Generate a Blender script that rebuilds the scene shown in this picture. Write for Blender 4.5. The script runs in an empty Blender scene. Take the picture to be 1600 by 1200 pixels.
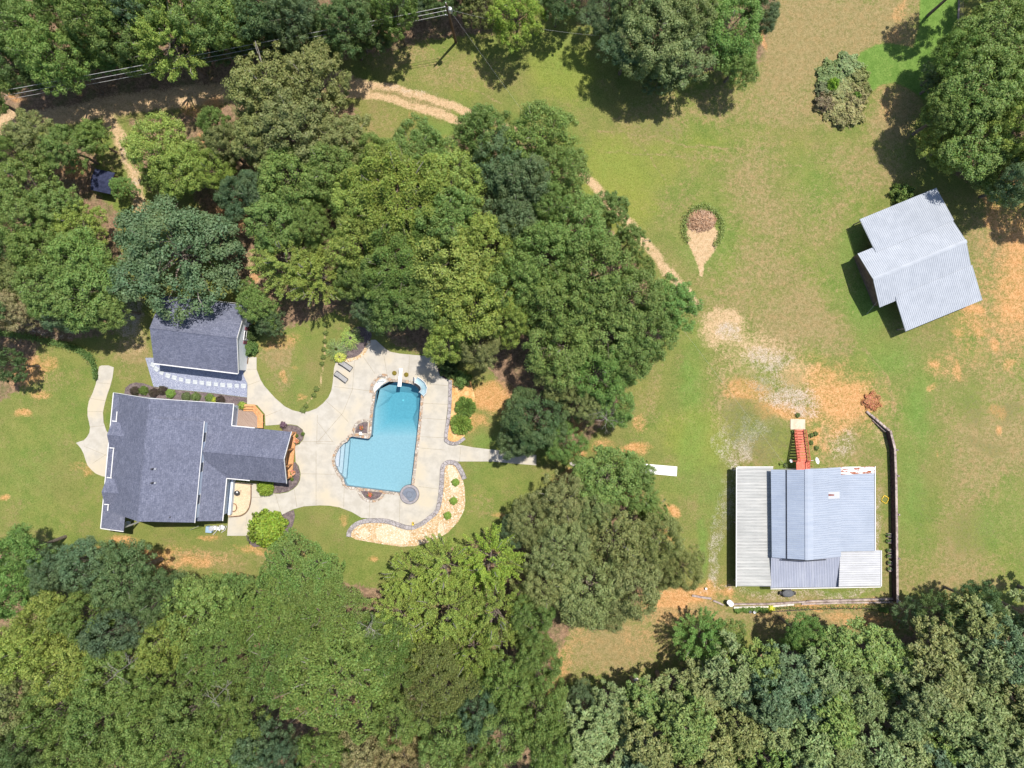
import bpy, bmesh, math, random
import numpy as np
from mathutils import Vector, Matrix
from mathutils.geometry import tessellate_polygon

# ------------------------------------------------------------------ camera, sky, sun, exposure
SC = bpy.context.scene
COL = SC.collection
CAM_H = 100.0            # flying height in metres
K = 0.09                 # metres per photo pixel on the ground (photo is 1600 px wide)
cam_d = bpy.data.cameras.new('camera')
cam = bpy.data.objects.new('camera', cam_d)
COL.objects.link(cam)
cam.location = (0, 0, CAM_H)
cam.rotation_euler = (0, 0, 0)
cam_d.sensor_fit = 'HORIZONTAL'
cam_d.sensor_width = 36
cam_d.angle = 2 * math.atan(800 * K / CAM_H)
cam_d.clip_start = 0.5
cam_d.clip_end = 5000
SC.camera = cam

SUN_DIR = Vector((0.243, 0.288, 1.0)).normalized()
w = bpy.data.worlds.new('World')
SC.world = w
w.use_nodes = True
wn = w.node_tree
sky = wn.nodes.new('ShaderNodeTexSky')
sky.sky_type = 'NISHITA'
sky.sun_disc = False
sky.sun_elevation = math.asin(SUN_DIR.z)
sky.sun_rotation = math.atan2(SUN_DIR.x, SUN_DIR.y)
bg = wn.nodes['Background']
bg.inputs['Strength'].default_value = 0.125
wn.links.new(sky.outputs['Color'], bg.inputs['Color'])
sl = bpy.data.lights.new('sun', 'SUN')
sl.energy = 4.8
sl.angle = math.radians(0.5)
sl.color = (1.0, 0.95, 0.87)
so = bpy.data.objects.new('sun', sl)
COL.objects.link(so)
so.rotation_euler = SUN_DIR.to_track_quat('Z', 'Y').to_euler()
so.location = (20, 25, 120)
SC.view_settings.view_transform = 'Standard'
SC.view_settings.look = 'None'
SC.view_settings.gamma = 1
SC.view_settings.exposure = 0.36
SC.cycles.max_bounces = 6
SC.cycles.diffuse_bounces = 3
SC.cycles.transparent_max_bounces = 8

RNG = np.random.default_rng(7)
random.seed(7)

# ------------------------------------------------------------------ helpers
def P(px, py, z=0.0):
    f = K * (CAM_H - z) / CAM_H
    return Vector(((px - 800) * f, (600 - py) * f, z))

def G(pts, z=0.0):
    return [(P(a, b, 0).x, P(a, b, 0).y, z) for a, b in pts]

class MB:
    def __init__(s):
        s.v = []; s.f = []; s.m = []
    def add(s, vs, fs, mi=0):
        o = len(s.v)
        s.v += [tuple(p) for p in vs]
        for f in fs:
            s.f.append(tuple(o + i for i in f)); s.m.append(mi)
        return s
    def hexa(s, b, t, mi=0):            # bottom 4 / top 4, both counter-clockwise from above
        return s.add(list(b) + list(t), [(3,2,1,0),(4,5,6,7),(0,1,5,4),(1,2,6,5),(2,3,7,6),(3,0,4,7)], mi)
    def box(s, x0, x1, y0, y1, z0, z1, mi=0):
        return s.hexa([(x0,y0,z0),(x1,y0,z0),(x1,y1,z0),(x0,y1,z0)], [(x0,y0,z1),(x1,y0,z1),(x1,y1,z1),(x0,y1,z1)], mi)
    def cbox(s, c, sx, sy, sz, rz=0.0, mi=0):     # centre of base
        c = Vector(c); ca, sa = math.cos(rz), math.sin(rz)
        q = [(-sx/2,-sy/2),(sx/2,-sy/2),(sx/2,sy/2),(-sx/2,sy/2)]
        b = [(c.x+x*ca-y*sa, c.y+x*sa+y*ca, c.z) for x, y in q]
        return s.hexa(b, [(p[0],p[1],c.z+sz) for p in b], mi)
    def slab(s, pts, t=0.15, mi=0, mside=None):    # pts ccw from above = top face
        n = len(pts); top = [Vector(p) for p in pts]; bot = [p - Vector((0,0,t)) for p in top]
        s.add(top + bot, [tuple(range(n)), tuple(range(2*n-1, n-1, -1))], mi)
        s.add(top + bot, [(i, i+n, (i+1)%n+n, (i+1)%n) for i in range(n)], mi if mside is None else mside)
        return s
    def beam(s, p0, p1, wd=0.12, h=0.12, mi=0, up=Vector((0,0,1))):
        p0 = Vector(p0); p1 = Vector(p1); d = (p1-p0).normalized()
        if abs(d.dot(up)) > 0.98: up = Vector((0,1,0))
        r = d.cross(up).normalized() * wd/2; u = r.cross(d).normalized() * h/2
        q = [-r-u, r-u, r+u, -r+u]
        a = [p0+k for k in q]; b = [p1+k for k in q]
        return s.add(a+b, [(0,1,2,3),(7,6,5,4),(0,4,5,1),(1,5,6,2),(2,6,7,3),(3,7,4,0)], mi)
    def tube(s, path, r, n=6, mi=0, caps=True):
        path = [Vector(p) for p in path]
        if not hasattr(r, '__len__'): r = [r]*len(path)
        o = len(s.v); ref = Vector((0.31,0.95,0.05))
        for i, p in enumerate(path):
            d = (path[min(i+1,len(path)-1)] - path[max(i-1,0)])
            d = d.normalized() if d.length > 1e-9 else Vector((0,0,1))
            x = d.cross(ref)
            if x.length < 0.1: x = d.cross(Vector((1,0,0)))
            x.normalize(); y = d.cross(x)
            for k in range(n):
                a = 2*math.pi*k/n
                s.v.append(tuple(p + x*math.cos(a)*r[i] + y*math.sin(a)*r[i]))
        for i in range(len(path)-1):
            for k in range(n):
                s.f.append((o+i*n+k, o+i*n+(k+1)%n, o+(i+1)*n+(k+1)%n, o+(i+1)*n+k)); s.m.append(mi)
        if caps:
            s.f.append(tuple(o+k for k in range(n-1,-1,-1))); s.m.append(mi)
            s.f.append(tuple(o+(len(path)-1)*n+k for k in range(n))); s.m.append(mi)
        return s
    def lathe(s, c, prof, n=20, mi=0, sx=1.0, sy=1.0, rz=0.0):   # prof list of (r,z), bottom to top
        c = Vector(c); o = len(s.v); ca, sa = math.cos(rz), math.sin(rz)
        for r, z in prof:
            for k in range(n):
                a = 2*math.pi*k/n; x = r*math.cos(a)*sx; y = r*math.sin(a)*sy
                s.v.append((c.x+x*ca-y*sa, c.y+x*sa+y*ca, c.z+z))
        for i in range(len(prof)-1):
            for k in range(n):
                s.f.append((o+i*n+k, o+i*n+(k+1)%n, o+(i+1)*n+(k+1)%n, o+(i+1)*n+k)); s.m.append(mi)
        s.f.append(tuple(o+k for k in range(n-1,-1,-1))); s.m.append(mi)
        s.f.append(tuple(o+(len(prof)-1)*n+k for k in range(n))); s.m.append(mi)
        return s
    def sheet(s, outer, z, holes=(), mi=0):
        loops = [[Vector((p[0],p[1],0)) for p in outer]] + [[Vector((p[0],p[1],0)) for p in h] for h in holes]
        flat = [p for l in loops for p in l]
        tris = tessellate_polygon(loops)
        fs = []
        for a, b, c in tris:
            A, B, C = flat[a], flat[b], flat[c]
            cr = (B-A).cross(C-A).z
            fs.append((a,b,c) if cr > 0 else (a,c,b))
        return s.add([(p.x,p.y,z) for p in flat], fs, mi)
    def skirt(s, loop, z0, z1, mi=0):
        n = len(loop)
        return s.add([(p[0],p[1],z0) for p in loop]+[(p[0],p[1],z1) for p in loop], [(i,(i+1)%n,(i+1)%n+n,i+n) for i in range(n)], mi)
    def plate(s, outer, z0, z1, holes=(), mi=0):
        s.sheet(outer, z1, holes, mi); s.skirt(outer, z0, z1, mi)
        for h in holes: s.skirt(list(reversed(h)), z0, z1, mi)
        return s
    def corr(s, p00, p10, p11, p01, n, h=0.03, mi=0, t=0.04):   # ribs run p00->p10, spaced along p00->p01
        p00,p10,p11,p01 = [Vector(p) for p in (p00,p10,p11,p01)]
        nrm = (p10-p00).cross(p01-p00).normalized()
        if nrm.z < 0: nrm = -nrm
        prof = []
        for i in range(n):
            for q, hh in ((0.0,0),(0.62,0),(0.76,h),(0.92,h)):
                prof.append(((i+q)/n, hh))
        prof.append((1.0,0))
        A = [p00.lerp(p01,q)+nrm*hh for q,hh in prof]; B = [p10.lerp(p11,q)+nrm*hh for q,hh in prof]
        m = len(prof)
        o = len(s.v); s.v += [tuple(q_) for q_ in A+B]
        for i in range(m-1): s.f.append((o+i, o+i+m, o+i+m+1, o+i+1)); s.m.append(mi+1 if i % 4 == 1 else mi)   # lap beside each rib: dirt and the rib's shaded side in its colour
        A2 = [p00-nrm*t, p10-nrm*t, p11-nrm*t, p01-nrm*t]
        s.add([p00,p10,p11,p01]+A2, [(4,5,6,7),(0,1,5,4),(1,2,6,5),(2,3,7,6),(3,0,4,7)], mi)
        return s
    def build(s, name, mats, parent=None, smooth=False):
        me = bpy.data.meshes.new(name)
        me.from_pydata(s.v, [], s.f)
        if not isinstance(mats, (list,tuple)): mats = [mats]
        for k in mats: me.materials.append(k)
        if len(mats) > 1: me.polygons.foreach_set('material_index', s.m)
        if smooth: me.polygons.foreach_set('use_smooth', [True]*len(me.polygons))
        me.update()
        o = bpy.data.objects.new(name, me)
        COL.objects.link(o)
        if parent: o.parent = parent
        return o

def rel(mb, loc):       # shift a builder's vertices so they are local to a thing's base
    l = Vector(loc); mb.v = [(p[0]-l.x, p[1]-l.y, p[2]-l.z) for p in mb.v]; return mb

class Thing:
    """An Empty at a thing's base; parts are built in world coordinates and parented."""
    def __init__(s, name, label, cat, loc, group=None):
        s.o = bpy.data.objects.new(name, None); COL.objects.link(s.o)
        s.o.location = loc; s.loc = Vector(loc)
        s.o.empty_display_size = 0.3
        s.o['label'] = label; s.o['category'] = cat
        if group: s.o['group'] = group
    def part(s, name, mb, mats, parent=None, label=None, smooth=False):
        o = rel(mb, s.loc).build(name, mats, parent or s.o, smooth)
        if label: o['label'] = label
        return o

def tag(o, label, cat, group=None):
    o['label'] = label; o['category'] = cat
    if group: o['group'] = group
    return o
def struct(o):
    o['kind'] = 'structure'; return o
def copy_tree(o, parent=None):
    c = o.copy(); COL.objects.link(c); c.parent = parent
    for ch in list(o.children): copy_tree(ch, c)
    return c

# ------------------------------------------------------------------ materials
class N:
    def __init__(s, name):
        s.m = bpy.data.materials.new(name); s.m.use_nodes = True
        s.t = s.m.node_tree; s.p = s.t.nodes['Principled BSDF']; s.out = s.t.nodes['Material Output']
    def n(s, t, **kw):
        k = s.t.nodes.new(t)
        for a, b in kw.items(): setattr(k, a, b)
        return k
    def l(s, a, b): s.t.links.new(a, b)
    def val(s, sock, v):
        if hasattr(v, 'is_linked') or isinstance(v, bpy.types.NodeSocket): s.l(v, sock)
        else: sock.default_value = v
    def noise(s, vec, scale, detail=4, rough=0.55, dist=0.0):
        k = s.n('ShaderNodeTexNoise'); k.inputs['Scale'].default_value = scale
        k.inputs['Detail'].default_value = detail; k.inputs['Roughness'].default_value = rough
        k.inputs['Distortion'].default_value = dist
        if vec is not None: s.l(vec, k.inputs['Vector'])
        return k.outputs['Fac']
    def ramp(s, fac, a, b, c0=0.0, c1=1.0):
        k = s.n('ShaderNodeMapRange'); k.interpolation_type = 'SMOOTHSTEP'
        s.val(k.inputs[0], fac)
        k.inputs[1].default_value = a; k.inputs[2].default_value = b; k.inputs[3].default_value = c0; k.inputs[4].default_value = c1
        return k.outputs[0]
    def math(s, op, a, b=0.0):
        k = s.n('ShaderNodeMath', operation=op); s.val(k.inputs[0], a); s.val(k.inputs[1], b); return k.outputs[0]
    def mix(s, fac, a, b, mode='MIX'):
        k = s.n('ShaderNodeMix', data_type='RGBA', blend_type=mode)
        s.val(k.inputs[0], fac)
        for sock, c in ((k.inputs[6], a), (k.inputs[7], b)):
            if isinstance(c, tuple): sock.default_value = (*c[:3], 1)
            else: s.l(c, sock)
        return k.outputs[2]
    def pos(s): return s.n('ShaderNodeNewGeometry').outputs['Position']
    def obj(s): return s.n('ShaderNodeTexCoord').outputs['Object']
    def scl(s, vec, v, rot=(0,0,0)):
        k = s.n('ShaderNodeMapping'); s.l(vec, k.inputs[0]); k.inputs['Scale'].default_value = v; k.inputs['Rotation'].default_value = rot
        return k.outputs[0]
    def bump(s, h, strength=0.3, dist=0.05):
        k = s.n('ShaderNodeBump'); k.inputs['Strength'].default_value = strength; k.inputs['Distance'].default_value = dist
        s.l(h, k.inputs['Height']); s.l(k.outputs[0], s.p.inputs['Normal'])
    def done(s, col, rough=0.8, spec=0.3, metal=0.0):
        s.val(s.p.inputs['Base Color'], (*col, 1) if isinstance(col, tuple) else col)
        s.val(s.p.inputs['Roughness'], rough); s.p.inputs['Specular IOR Level'].default_value = spec
        s.p.inputs['Metallic'].default_value = metal
        return s.m

def pm(name, c1, c2, scale=3.0, rough=0.8, spec=0.25, bump=0.15, lo=0.35, hi=0.65, c3=None, s3=0.4, metal=0.0, bd=0.03):
    k = N(name); v = k.obj()
    f = k.ramp(k.noise(v, scale, 6, 0.65), lo, hi)
    c = k.mix(f, c1, c2)
    if c3: c = k.mix(k.ramp(k.noise(v, s3, 5, 0.6), 0.45, 0.7), c, c3)
    if bump: k.bump(k.noise(v, scale*2.2, 5, 0.6), bump, bd)
    return k.done(c, rough, spec, metal)

def shingle_mat(name, rot):
    k = N(name); v = k.obj(); vr = k.scl(v, (1,1,1), (0,0,rot))
    br = k.n('ShaderNodeTexBrick'); k.l(vr, br.inputs[0])
    br.inputs['Scale'].default_value = 1.0; br.inputs['Brick Width'].default_value = 0.42; br.inputs['Row Height'].default_value = 0.24
    br.inputs['Mortar Size'].default_value = 0.012; br.inputs['Bias'].default_value = -0.1
    br.inputs['Color1'].default_value = (0.082,0.091,0.135,1); br.inputs['Color2'].default_value = (0.175,0.185,0.25,1)
    br.inputs['Mortar'].default_value = (0.048,0.051,0.074,1)
    c = k.mix(k.ramp(k.noise(v, 5.5, 5, 0.7), 0.35, 0.68), (0.086,0.094,0.138), (0.225,0.235,0.30))
    c = k.mix(0.5, c, br.outputs['Color'])
    c = k.mix(k.ramp(k.noise(v, 0.35, 4, 0.6), 0.35, 0.75, 0.0, 0.35), c, (0.082,0.088,0.122))
    c = k.mix(k.ramp(k.noise(v, 16, 2, 0.7), 0.58, 0.75, 0, 0.55), c, (0.24,0.25,0.29))
    k.bump(k.math('ADD', br.outputs['Fac'], k.noise(v, 14, 3)), 0.35, 0.02)
    return k.done(c, 0.9, 0.2)

def metal_roof(name, c1, c2, streak=(1,1,1), rough=0.45, rust=0.0, metal=0.35):
    k = N(name); v = k.obj()
    c = k.mix(k.ramp(k.noise(k.scl(v, streak), 0.9, 6, 0.65), 0.3, 0.72), c1, c2)
    c = k.mix(k.ramp(k.noise(v, 0.25, 5, 0.6), 0.4, 0.75, 0, 0.4), c, tuple(x*0.8 for x in c1))
    if rust:
        r = k.ramp(k.noise(k.scl(v, (0.7,4.0,1)), 1.1, 5, 0.7), 0.56-rust, 0.60-rust)
        c = k.mix(r, c, k.mix(k.noise(v, 6), (0.20,0.05,0.025), (0.36,0.13,0.06)))
    k.bump(k.noise(k.scl(v, streak), 3.0, 4), 0.06, 0.02)
    return k.done(c, rough, 0.2, metal)

M = {}
M['shingle_house'] = shingle_mat('slate_blue_shingles', math.radians(95.4))
M['shingle_garage'] = shingle_mat('slate_shingles', math.radians(6.8))
M['white_trim'] = pm('white_painted_trim', (0.60,0.59,0.58), (0.70,0.69,0.68), 4, 0.5, 0.4, 0.05)
M['siding'] = pm('pale_blue_siding', (0.50,0.57,0.68), (0.58,0.64,0.74), 3, 0.6, 0.3, 0.08)
M['siding_white'] = pm('white_lap_siding', (0.68,0.72,0.80), (0.76,0.79,0.85), 3, 0.6, 0.3, 0.08)
M['concrete'] = pm('broom_finished_concrete', (0.385,0.355,0.305), (0.45,0.42,0.37), 0.8, 0.88, 0.2, 0.12, c3=(0.47,0.41,0.31), s3=0.2)
M['concrete_white'] = pm('pale_slab_concrete', (0.72,0.71,0.69), (0.80,0.79,0.77), 1.2, 0.85, 0.2, 0.1)
M['joint'] = pm('joint_grout', (0.27,0.235,0.18), (0.36,0.32,0.25), 3, 0.95, 0.1, 0.0)
def stone_mat(name, cols, scale, grout=(0.30,0.25,0.20)):
    k = N(name); v = k.obj()
    vo = k.n('ShaderNodeTexVoronoi'); k.l(v, vo.inputs['Vector']); vo.inputs['Scale'].default_value = scale
    ve = k.n('ShaderNodeTexVoronoi', feature='DISTANCE_TO_EDGE'); k.l(v, ve.inputs['Vector']); ve.inputs['Scale'].default_value = scale
    cr = k.n('ShaderNodeValToRGB'); sp = k.n('ShaderNodeSeparateColor'); k.l(vo.outputs['Color'], sp.inputs[0]); k.l(sp.outputs[0], cr.inputs[0])
    el = cr.color_ramp.elements; el[0].color = (*cols[0],1); el[1].color = (*cols[-1],1)
    for i in range(1, len(cols)-1):
        e = el.new(i/(len(cols)-1)); e.color = (*cols[i],1)
    c = k.mix(k.ramp(ve.outputs['Distance'], 0.02, 0.09), grout, cr.outputs[0])
    k.bump(ve.outputs['Distance'], 0.5, 0.05)
    return k.done(c, 0.85, 0.25)
M['coping'] = stone_mat('flagstone_coping', [(0.44,0.39,0.33),(0.30,0.25,0.21),(0.50,0.46,0.41),(0.38,0.23,0.13),(0.40,0.35,0.30)], 2.4, (0.20,0.16,0.12))
M['edge_stone'] = stone_mat('grey_edging_stone', [(0.24,0.22,0.22),(0.36,0.33,0.33),(0.30,0.27,0.28)], 2.2, (0.17,0.15,0.14))
M['pebbles'] = stone_mat('tan_river_pebbles', [(0.48,0.32,0.16),(0.62,0.48,0.32),(0.40,0.25,0.11),(0.68,0.61,0.50),(0.54,0.37,0.19)], 5.5, (0.30,0.20,0.10))
M['pebbles_pale'] = stone_mat('cream_river_pebbles', [(0.62,0.54,0.42),(0.54,0.42,0.27),(0.66,0.61,0.53)], 5.5, (0.45,0.32,0.18))
M['straw'] = pm('orange_pine_straw', (0.42,0.22,0.08), (0.60,0.36,0.15), 5, 0.95, 0.1, 0.5, c3=(0.66,0.45,0.22), s3=0.9)
M['mulch'] = pm('dark_rubber_mulch', (0.085,0.065,0.068), (0.16,0.125,0.125), 8, 0.95, 0.1, 0.6, c3=(0.20,0.16,0.15), s3=2.0)
M['blue_gravel'] = stone_mat('blue_grey_gravel', [(0.22,0.24,0.33),(0.32,0.34,0.43),(0.26,0.28,0.37),(0.38,0.40,0.48)], 7.0, (0.13,0.14,0.19))
M['tan_gravel'] = pm('tan_pea_gravel', (0.50,0.38,0.25), (0.62,0.50,0.35), 6, 0.95, 0.1, 0.4, c3=(0.46,0.36,0.25), s3=0.8)
M['stepping'] = pm('pale_stepping_stone', (0.36,0.385,0.40), (0.46,0.48,0.49), 3, 0.85, 0.2, 0.15)
M['plaster'] = pm('pool_plaster', (0.40,0.40,0.445), (0.47,0.46,0.50), 4.5, 0.7, 0.2, 0.0)
M['wood_orange'] = pm('orange_stained_wood', (0.46,0.22,0.09), (0.60,0.31,0.14), 4, 0.7, 0.3, 0.1)
k = N('weathered_deck_boards'); v = k.obj(); vr = k.scl(v, (1,1,1), (0,0,math.radians(-50)))
wv = k.n('ShaderNodeTexWave', wave_type='BANDS', bands_direction='X'); k.l(vr, wv.inputs[0]); wv.inputs['Scale'].default_value = 2.1; wv.inputs['Distortion'].default_value = 0.3
M['deck_wood'] = k.done(k.mix(k.ramp(wv.outputs['Fac'], 0.05, 0.22), (0.10,0.065,0.045), k.mix(k.noise(k.scl(vr,(6,0.5,1)), 1.5, 5), (0.24,0.16,0.12), (0.44,0.34,0.28))), 0.8, 0.2)
M['red_wood'] = pm('red_painted_wood', (0.52,0.115,0.07), (0.64,0.17,0.11), 3, 0.6, 0.3, 0.08)
M['red_dark'] = pm('red_painted_rail', (0.36,0.07,0.045), (0.45,0.10,0.06), 3, 0.6, 0.3, 0.08)
M['timber'] = pm('weathered_timber', (0.20,0.15,0.14), (0.38,0.31,0.29), 2, 0.9, 0.15, 0.3, c3=(0.46,0.38,0.33), s3=1.2)
M['timber_dark'] = pm('dark_and_shaded_timber', (0.05,0.03,0.04), (0.10,0.065,0.075), 2, 0.9, 0.15, 0.3)
M['pole_wood'] = pm('creosoted_pole', (0.12,0.075,0.05), (0.20,0.13,0.09), 2, 0.9, 0.15, 0.2)
M['grey_metal'] = pm('galvanised_metal', (0.45,0.46,0.48), (0.58,0.59,0.61), 3, 0.4, 0.5, 0.0, metal=0.4)
M['wire'] = pm('bare_aluminium_wire', (0.42,0.41,0.39), (0.50,0.49,0.47), 1, 0.5, 0.4, 0.0)
M['dark_metal'] = pm('dark_metal', (0.03,0.028,0.03), (0.06,0.055,0.055), 3, 0.5, 0.4, 0.0)
M['spa_cover'] = pm('blue_grey_vinyl_cover', (0.12,0.14,0.18), (0.16,0.18,0.225), 2, 0.6, 0.35, 0.05)
M['spa_rim'] = pm('grey_spa_rim', (0.23,0.21,0.225), (0.30,0.28,0.29), 3, 0.7, 0.3, 0.1)
M['white_plastic'] = pm('white_plastic', (0.66,0.66,0.66), (0.72,0.72,0.72), 3, 0.4, 0.45, 0.0)
M['sling'] = pm('grey_sling_fabric', (0.27,0.265,0.26), (0.33,0.32,0.31), 6, 0.9, 0.1, 0.0)
M['terracotta'] = pm('terracotta', (0.34,0.12,0.06), (0.44,0.18,0.09), 4, 0.8, 0.2, 0.0)
M['red_petal'] = pm('red_petals', (0.48,0.05,0.05), (0.62,0.16,0.10), 8, 0.7, 0.2, 0.0)
M['pink_petal'] = pm('coral_petals', (0.62,0.25,0.20), (0.72,0.40,0.25), 8, 0.7, 0.2, 0.0)
M['glass'] = pm('dark_window_glass', (0.03,0.04,0.05), (0.05,0.06,0.08), 2, 0.1, 0.6, 0.0)
M['maroon'] = pm('maroon_shutter', (0.20,0.07,0.10), (0.25,0.09,0.12), 3, 0.6, 0.3, 0.0)
M['barn_metal'] = metal_roof('pale_galvalume_roof', (0.345,0.37,0.41), (0.405,0.43,0.47), (1,1,1), 0.7, 0, 0.0)
M['barn_metal_old'] = metal_roof('duller_galvalume_roof', (0.32,0.345,0.385), (0.38,0.405,0.445), (1,1,1), 0.7, 0, 0.0)
M['blue_metal'] = metal_roof('blue_grey_metal_roof', (0.24,0.285,0.37), (0.295,0.34,0.415), (0.4,3,1), 0.6, 0, 0.0)
M['blue_metal_pale'] = metal_roof('pale_blue_metal_roof', (0.295,0.335,0.405), (0.345,0.38,0.445), (0.4,3,1), 0.6, 0, 0.0)
M['grey_metal_roof'] = metal_roof('weathered_grey_metal_roof', (0.28,0.30,0.38), (0.37,0.39,0.46), (3,0.3,1), 0.6, 0, 0.0)
M['white_metal_roof'] = metal_roof('white_metal_roof', (0.42,0.425,0.445), (0.50,0.505,0.525), (0.4,3,1), 0.6, 0, 0.0)
M['carport_metal'] = metal_roof('chalky_carport_roof', (0.33,0.335,0.325), (0.48,0.475,0.455), (0.25,3.5,1), 0.7, 0, 0.0)
M['lap_shade_dirt'] = pm('shaded_dirty_lap', (0.205,0.23,0.285), (0.27,0.30,0.35), 1.5, 0.8, 0.1, 0)  # lap strips: dirt plus painted shade of the ribs
M['rusty_metal'] = metal_roof('rust_streaked_white_roof', (0.72,0.72,0.72), (0.80,0.80,0.80), (0.4,3,1), 0.6, 0.07, 0.0)
M['rib_dark'] = pm('gap_shade_and_flashing', (0.05,0.055,0.07), (0.08,0.085,0.1), 2, 0.7, 0.2, 0)
M['barn_wall'] = pm('dark_barn_boards', (0.14,0.10,0.085), (0.22,0.16,0.13), 2, 0.85, 0.15, 0.2)
M['workshop_wall'] = pm('pale_metal_siding', (0.50,0.49,0.46), (0.60,0.58,0.55), 2, 0.6, 0.3, 0.1)
M['bark'] = pm('grey_brown_bark', (0.13,0.10,0.08), (0.24,0.20,0.165), 3, 0.95, 0.1, 0.5)
M['bark_pale'] = pm('bleached_bark', (0.22,0.20,0.17), (0.36,0.33,0.29), 3, 0.9, 0.1, 0.3)
M['brush'] = pm('dry_brush_twigs', (0.24,0.135,0.08), (0.42,0.265,0.165), 3, 0.95, 0.1, 0.4)
M['yellow'] = pm('yellow_plastic', (0.72,0.48,0.03), (0.80,0.56,0.06), 3, 0.5, 0.4, 0)
M['blue_plastic'] = pm('blue_grey_casing', (0.22,0.33,0.46), (0.30,0.40,0.52), 3, 0.5, 0.4, 0)
M['moss'] = pm('olive_moss', (0.13,0.105,0.02), (0.20,0.155,0.03), 8, 0.95, 0.1, 0.4)
M['tank'] = pm('charcoal_tank', (0.085,0.09,0.10), (0.12,0.125,0.14), 3, 0.6, 0.3, 0.0)
M['stone'] = pm('pale_field_stone', (0.50,0.45,0.40), (0.66,0.60,0.54), 2, 0.9, 0.15, 0.3)

def foliage_mat(name, trans=0.36):
    k = N(name)
    oi = k.n('ShaderNodeObjectInfo'); ge = k.n('ShaderNodeNewGeometry')
    r = ge.outputs['Random Per Island']
    hue = k.n('ShaderNodeHueSaturation'); k.l(oi.outputs['Color'], hue.inputs['Color'])
    k.l(k.ramp(r, 0.0, 1.0, 1.5, 2.75), hue.inputs['Value'])
    hue.inputs['Saturation'].default_value = 0.93
    r2 = k.math('FRACT', k.math('MULTIPLY', r, 17.31), 0)
    k.l(k.ramp(r2, 0, 1, 0.462, 0.508), hue.inputs['Hue'])
    c = k.mix(k.ramp(k.noise(k.obj(), 0.33, 3, 0.6), 0.35, 0.7, 0, 0.30), hue.outputs[0], (0.25,0.285,0.095))
    k.val(k.p.inputs['Base Color'], c); k.p.inputs['Roughness'].default_value = 0.55; k.p.inputs['Specular IOR Level'].default_value = 0.32
    tr = k.n('ShaderNodeBsdfTranslucent'); k.l(k.mix(0.5, c, (0.30,0.44,0.05)), tr.inputs[0])
    mx = k.n('ShaderNodeMixShader'); mx.inputs[0].default_value = trans
    k.l(k.p.outputs[0], mx.inputs[1]); k.l(tr.outputs[0], mx.inputs[2]); k.l(mx.outputs[0], k.out.inputs[0])
    return k.m
M['leaf'] = foliage_mat('leaves')
M['needle'] = foliage_mat('pine_needles', 0.25)

# water: tinted by real absorption through its depth
k = N('pool_water')
tp = k.n('ShaderNodeBsdfTransparent'); gl = k.n('ShaderNodeBsdfGlossy'); gl.inputs['Roughness'].default_value = 0.04
fr = k.n('ShaderNodeFresnel'); fr.inputs[0].default_value = 1.33
bp = k.n('ShaderNodeBump'); bp.inputs['Strength'].default_value = 0.35; bp.inputs['Distance'].default_value = 0.05
k.l(k.noise(k.obj(), 1.6, 3, 0.5), bp.inputs['Height']); k.l(bp.outputs[0], gl.inputs['Normal']); k.l(bp.outputs[0], fr.inputs['Normal'])
mx = k.n('ShaderNodeMixShader'); k.l(fr.outputs[0], mx.inputs[0]); k.l(tp.outputs[0], mx.inputs[1]); k.l(gl.outputs[0], mx.inputs[2])
k.l(mx.outputs[0], k.out.inputs['Surface'])
va = k.n('ShaderNodeVolumeAbsorption'); va.inputs['Color'].default_value = (0.60,0.885,0.925,1); va.inputs['Density'].default_value = 1.0
k.l(va.outputs[0], k.out.inputs['Volume'])
M['water'] = k.m

# ------------------------------------------------------------------ ground
GX0, GX1, GY0, GY1, GS = -420, 2020, -320, 1520, 3.0     # photo-pixel extents of the detailed ground
nx = int((GX1-GX0)/GS)+1; ny = int((GY1-GY0)/GS)+1
gx = np.linspace(GX0, GX1, nx); gy = np.linspace(GY0, GY1, ny)
PX, PY = np.meshgrid(gx, gy)

def vnoise(cell, seed):
    r = np.random.default_rng(seed)
    a = int((GX1-GX0)/cell)+3; b = int((GY1-GY0)/cell)+3
    g = r.random((b, a))
    u = (PX-GX0)/cell; v = (PY-GY0)/cell
    i = u.astype(int); j = v.astype(int); fu = u-i; fv = v-j
    fu = fu*fu*(3-2*fu); fv = fv*fv*(3-2*fv)
    return (g[j,i]*(1-fu)*(1-fv)+g[j,i+1]*fu*(1-fv)+g[j+1,i]*(1-fu)*fv+g[j+1,i+1]*fu*fv)
WX = PX + 26*(vnoise(60,1)-.5) + 11*(vnoise(17,2)-.5)
WY = PY + 26*(vnoise(60,3)-.5) + 11*(vnoise(17,4)-.5)
mask = {n: np.zeros_like(PX) for n in ('dry','clay','sand','grav','lush','litter','yel','weed')}
def sstep(x): x = np.clip(x,0,1); return x*x*(3-2*x)
def blob(n, cx, cy, rx, ry, val=1.0, rot=0.0, soft=0.6, warp=True):
    X = (WX if warp else PX)-cx; Y = (WY if warp else PY)-cy
    a = math.radians(rot); x = X*math.cos(a)+Y*math.sin(a); y = -X*math.sin(a)+Y*math.cos(a)
    d = np.sqrt((x/rx)**2+(y/ry)**2)
    mask[n] = np.maximum(mask[n], val*sstep((1+soft-d)/(2*soft) if soft>0 else (d<1)))
def segdist(X, Y, pts):
    D = np.full(X.shape, 1e9)
    for (ax,ay),(bx,by) in zip(pts[:-1], pts[1:]):
        dx, dy = bx-ax, by-ay; L = dx*dx+dy*dy
        t = np.clip(((X-ax)*dx+(Y-ay)*dy)/max(L,1e-6), 0, 1)
        D = np.minimum(D, np.hypot(X-ax-t*dx, Y-ay-t*dy))
    return D
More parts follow.
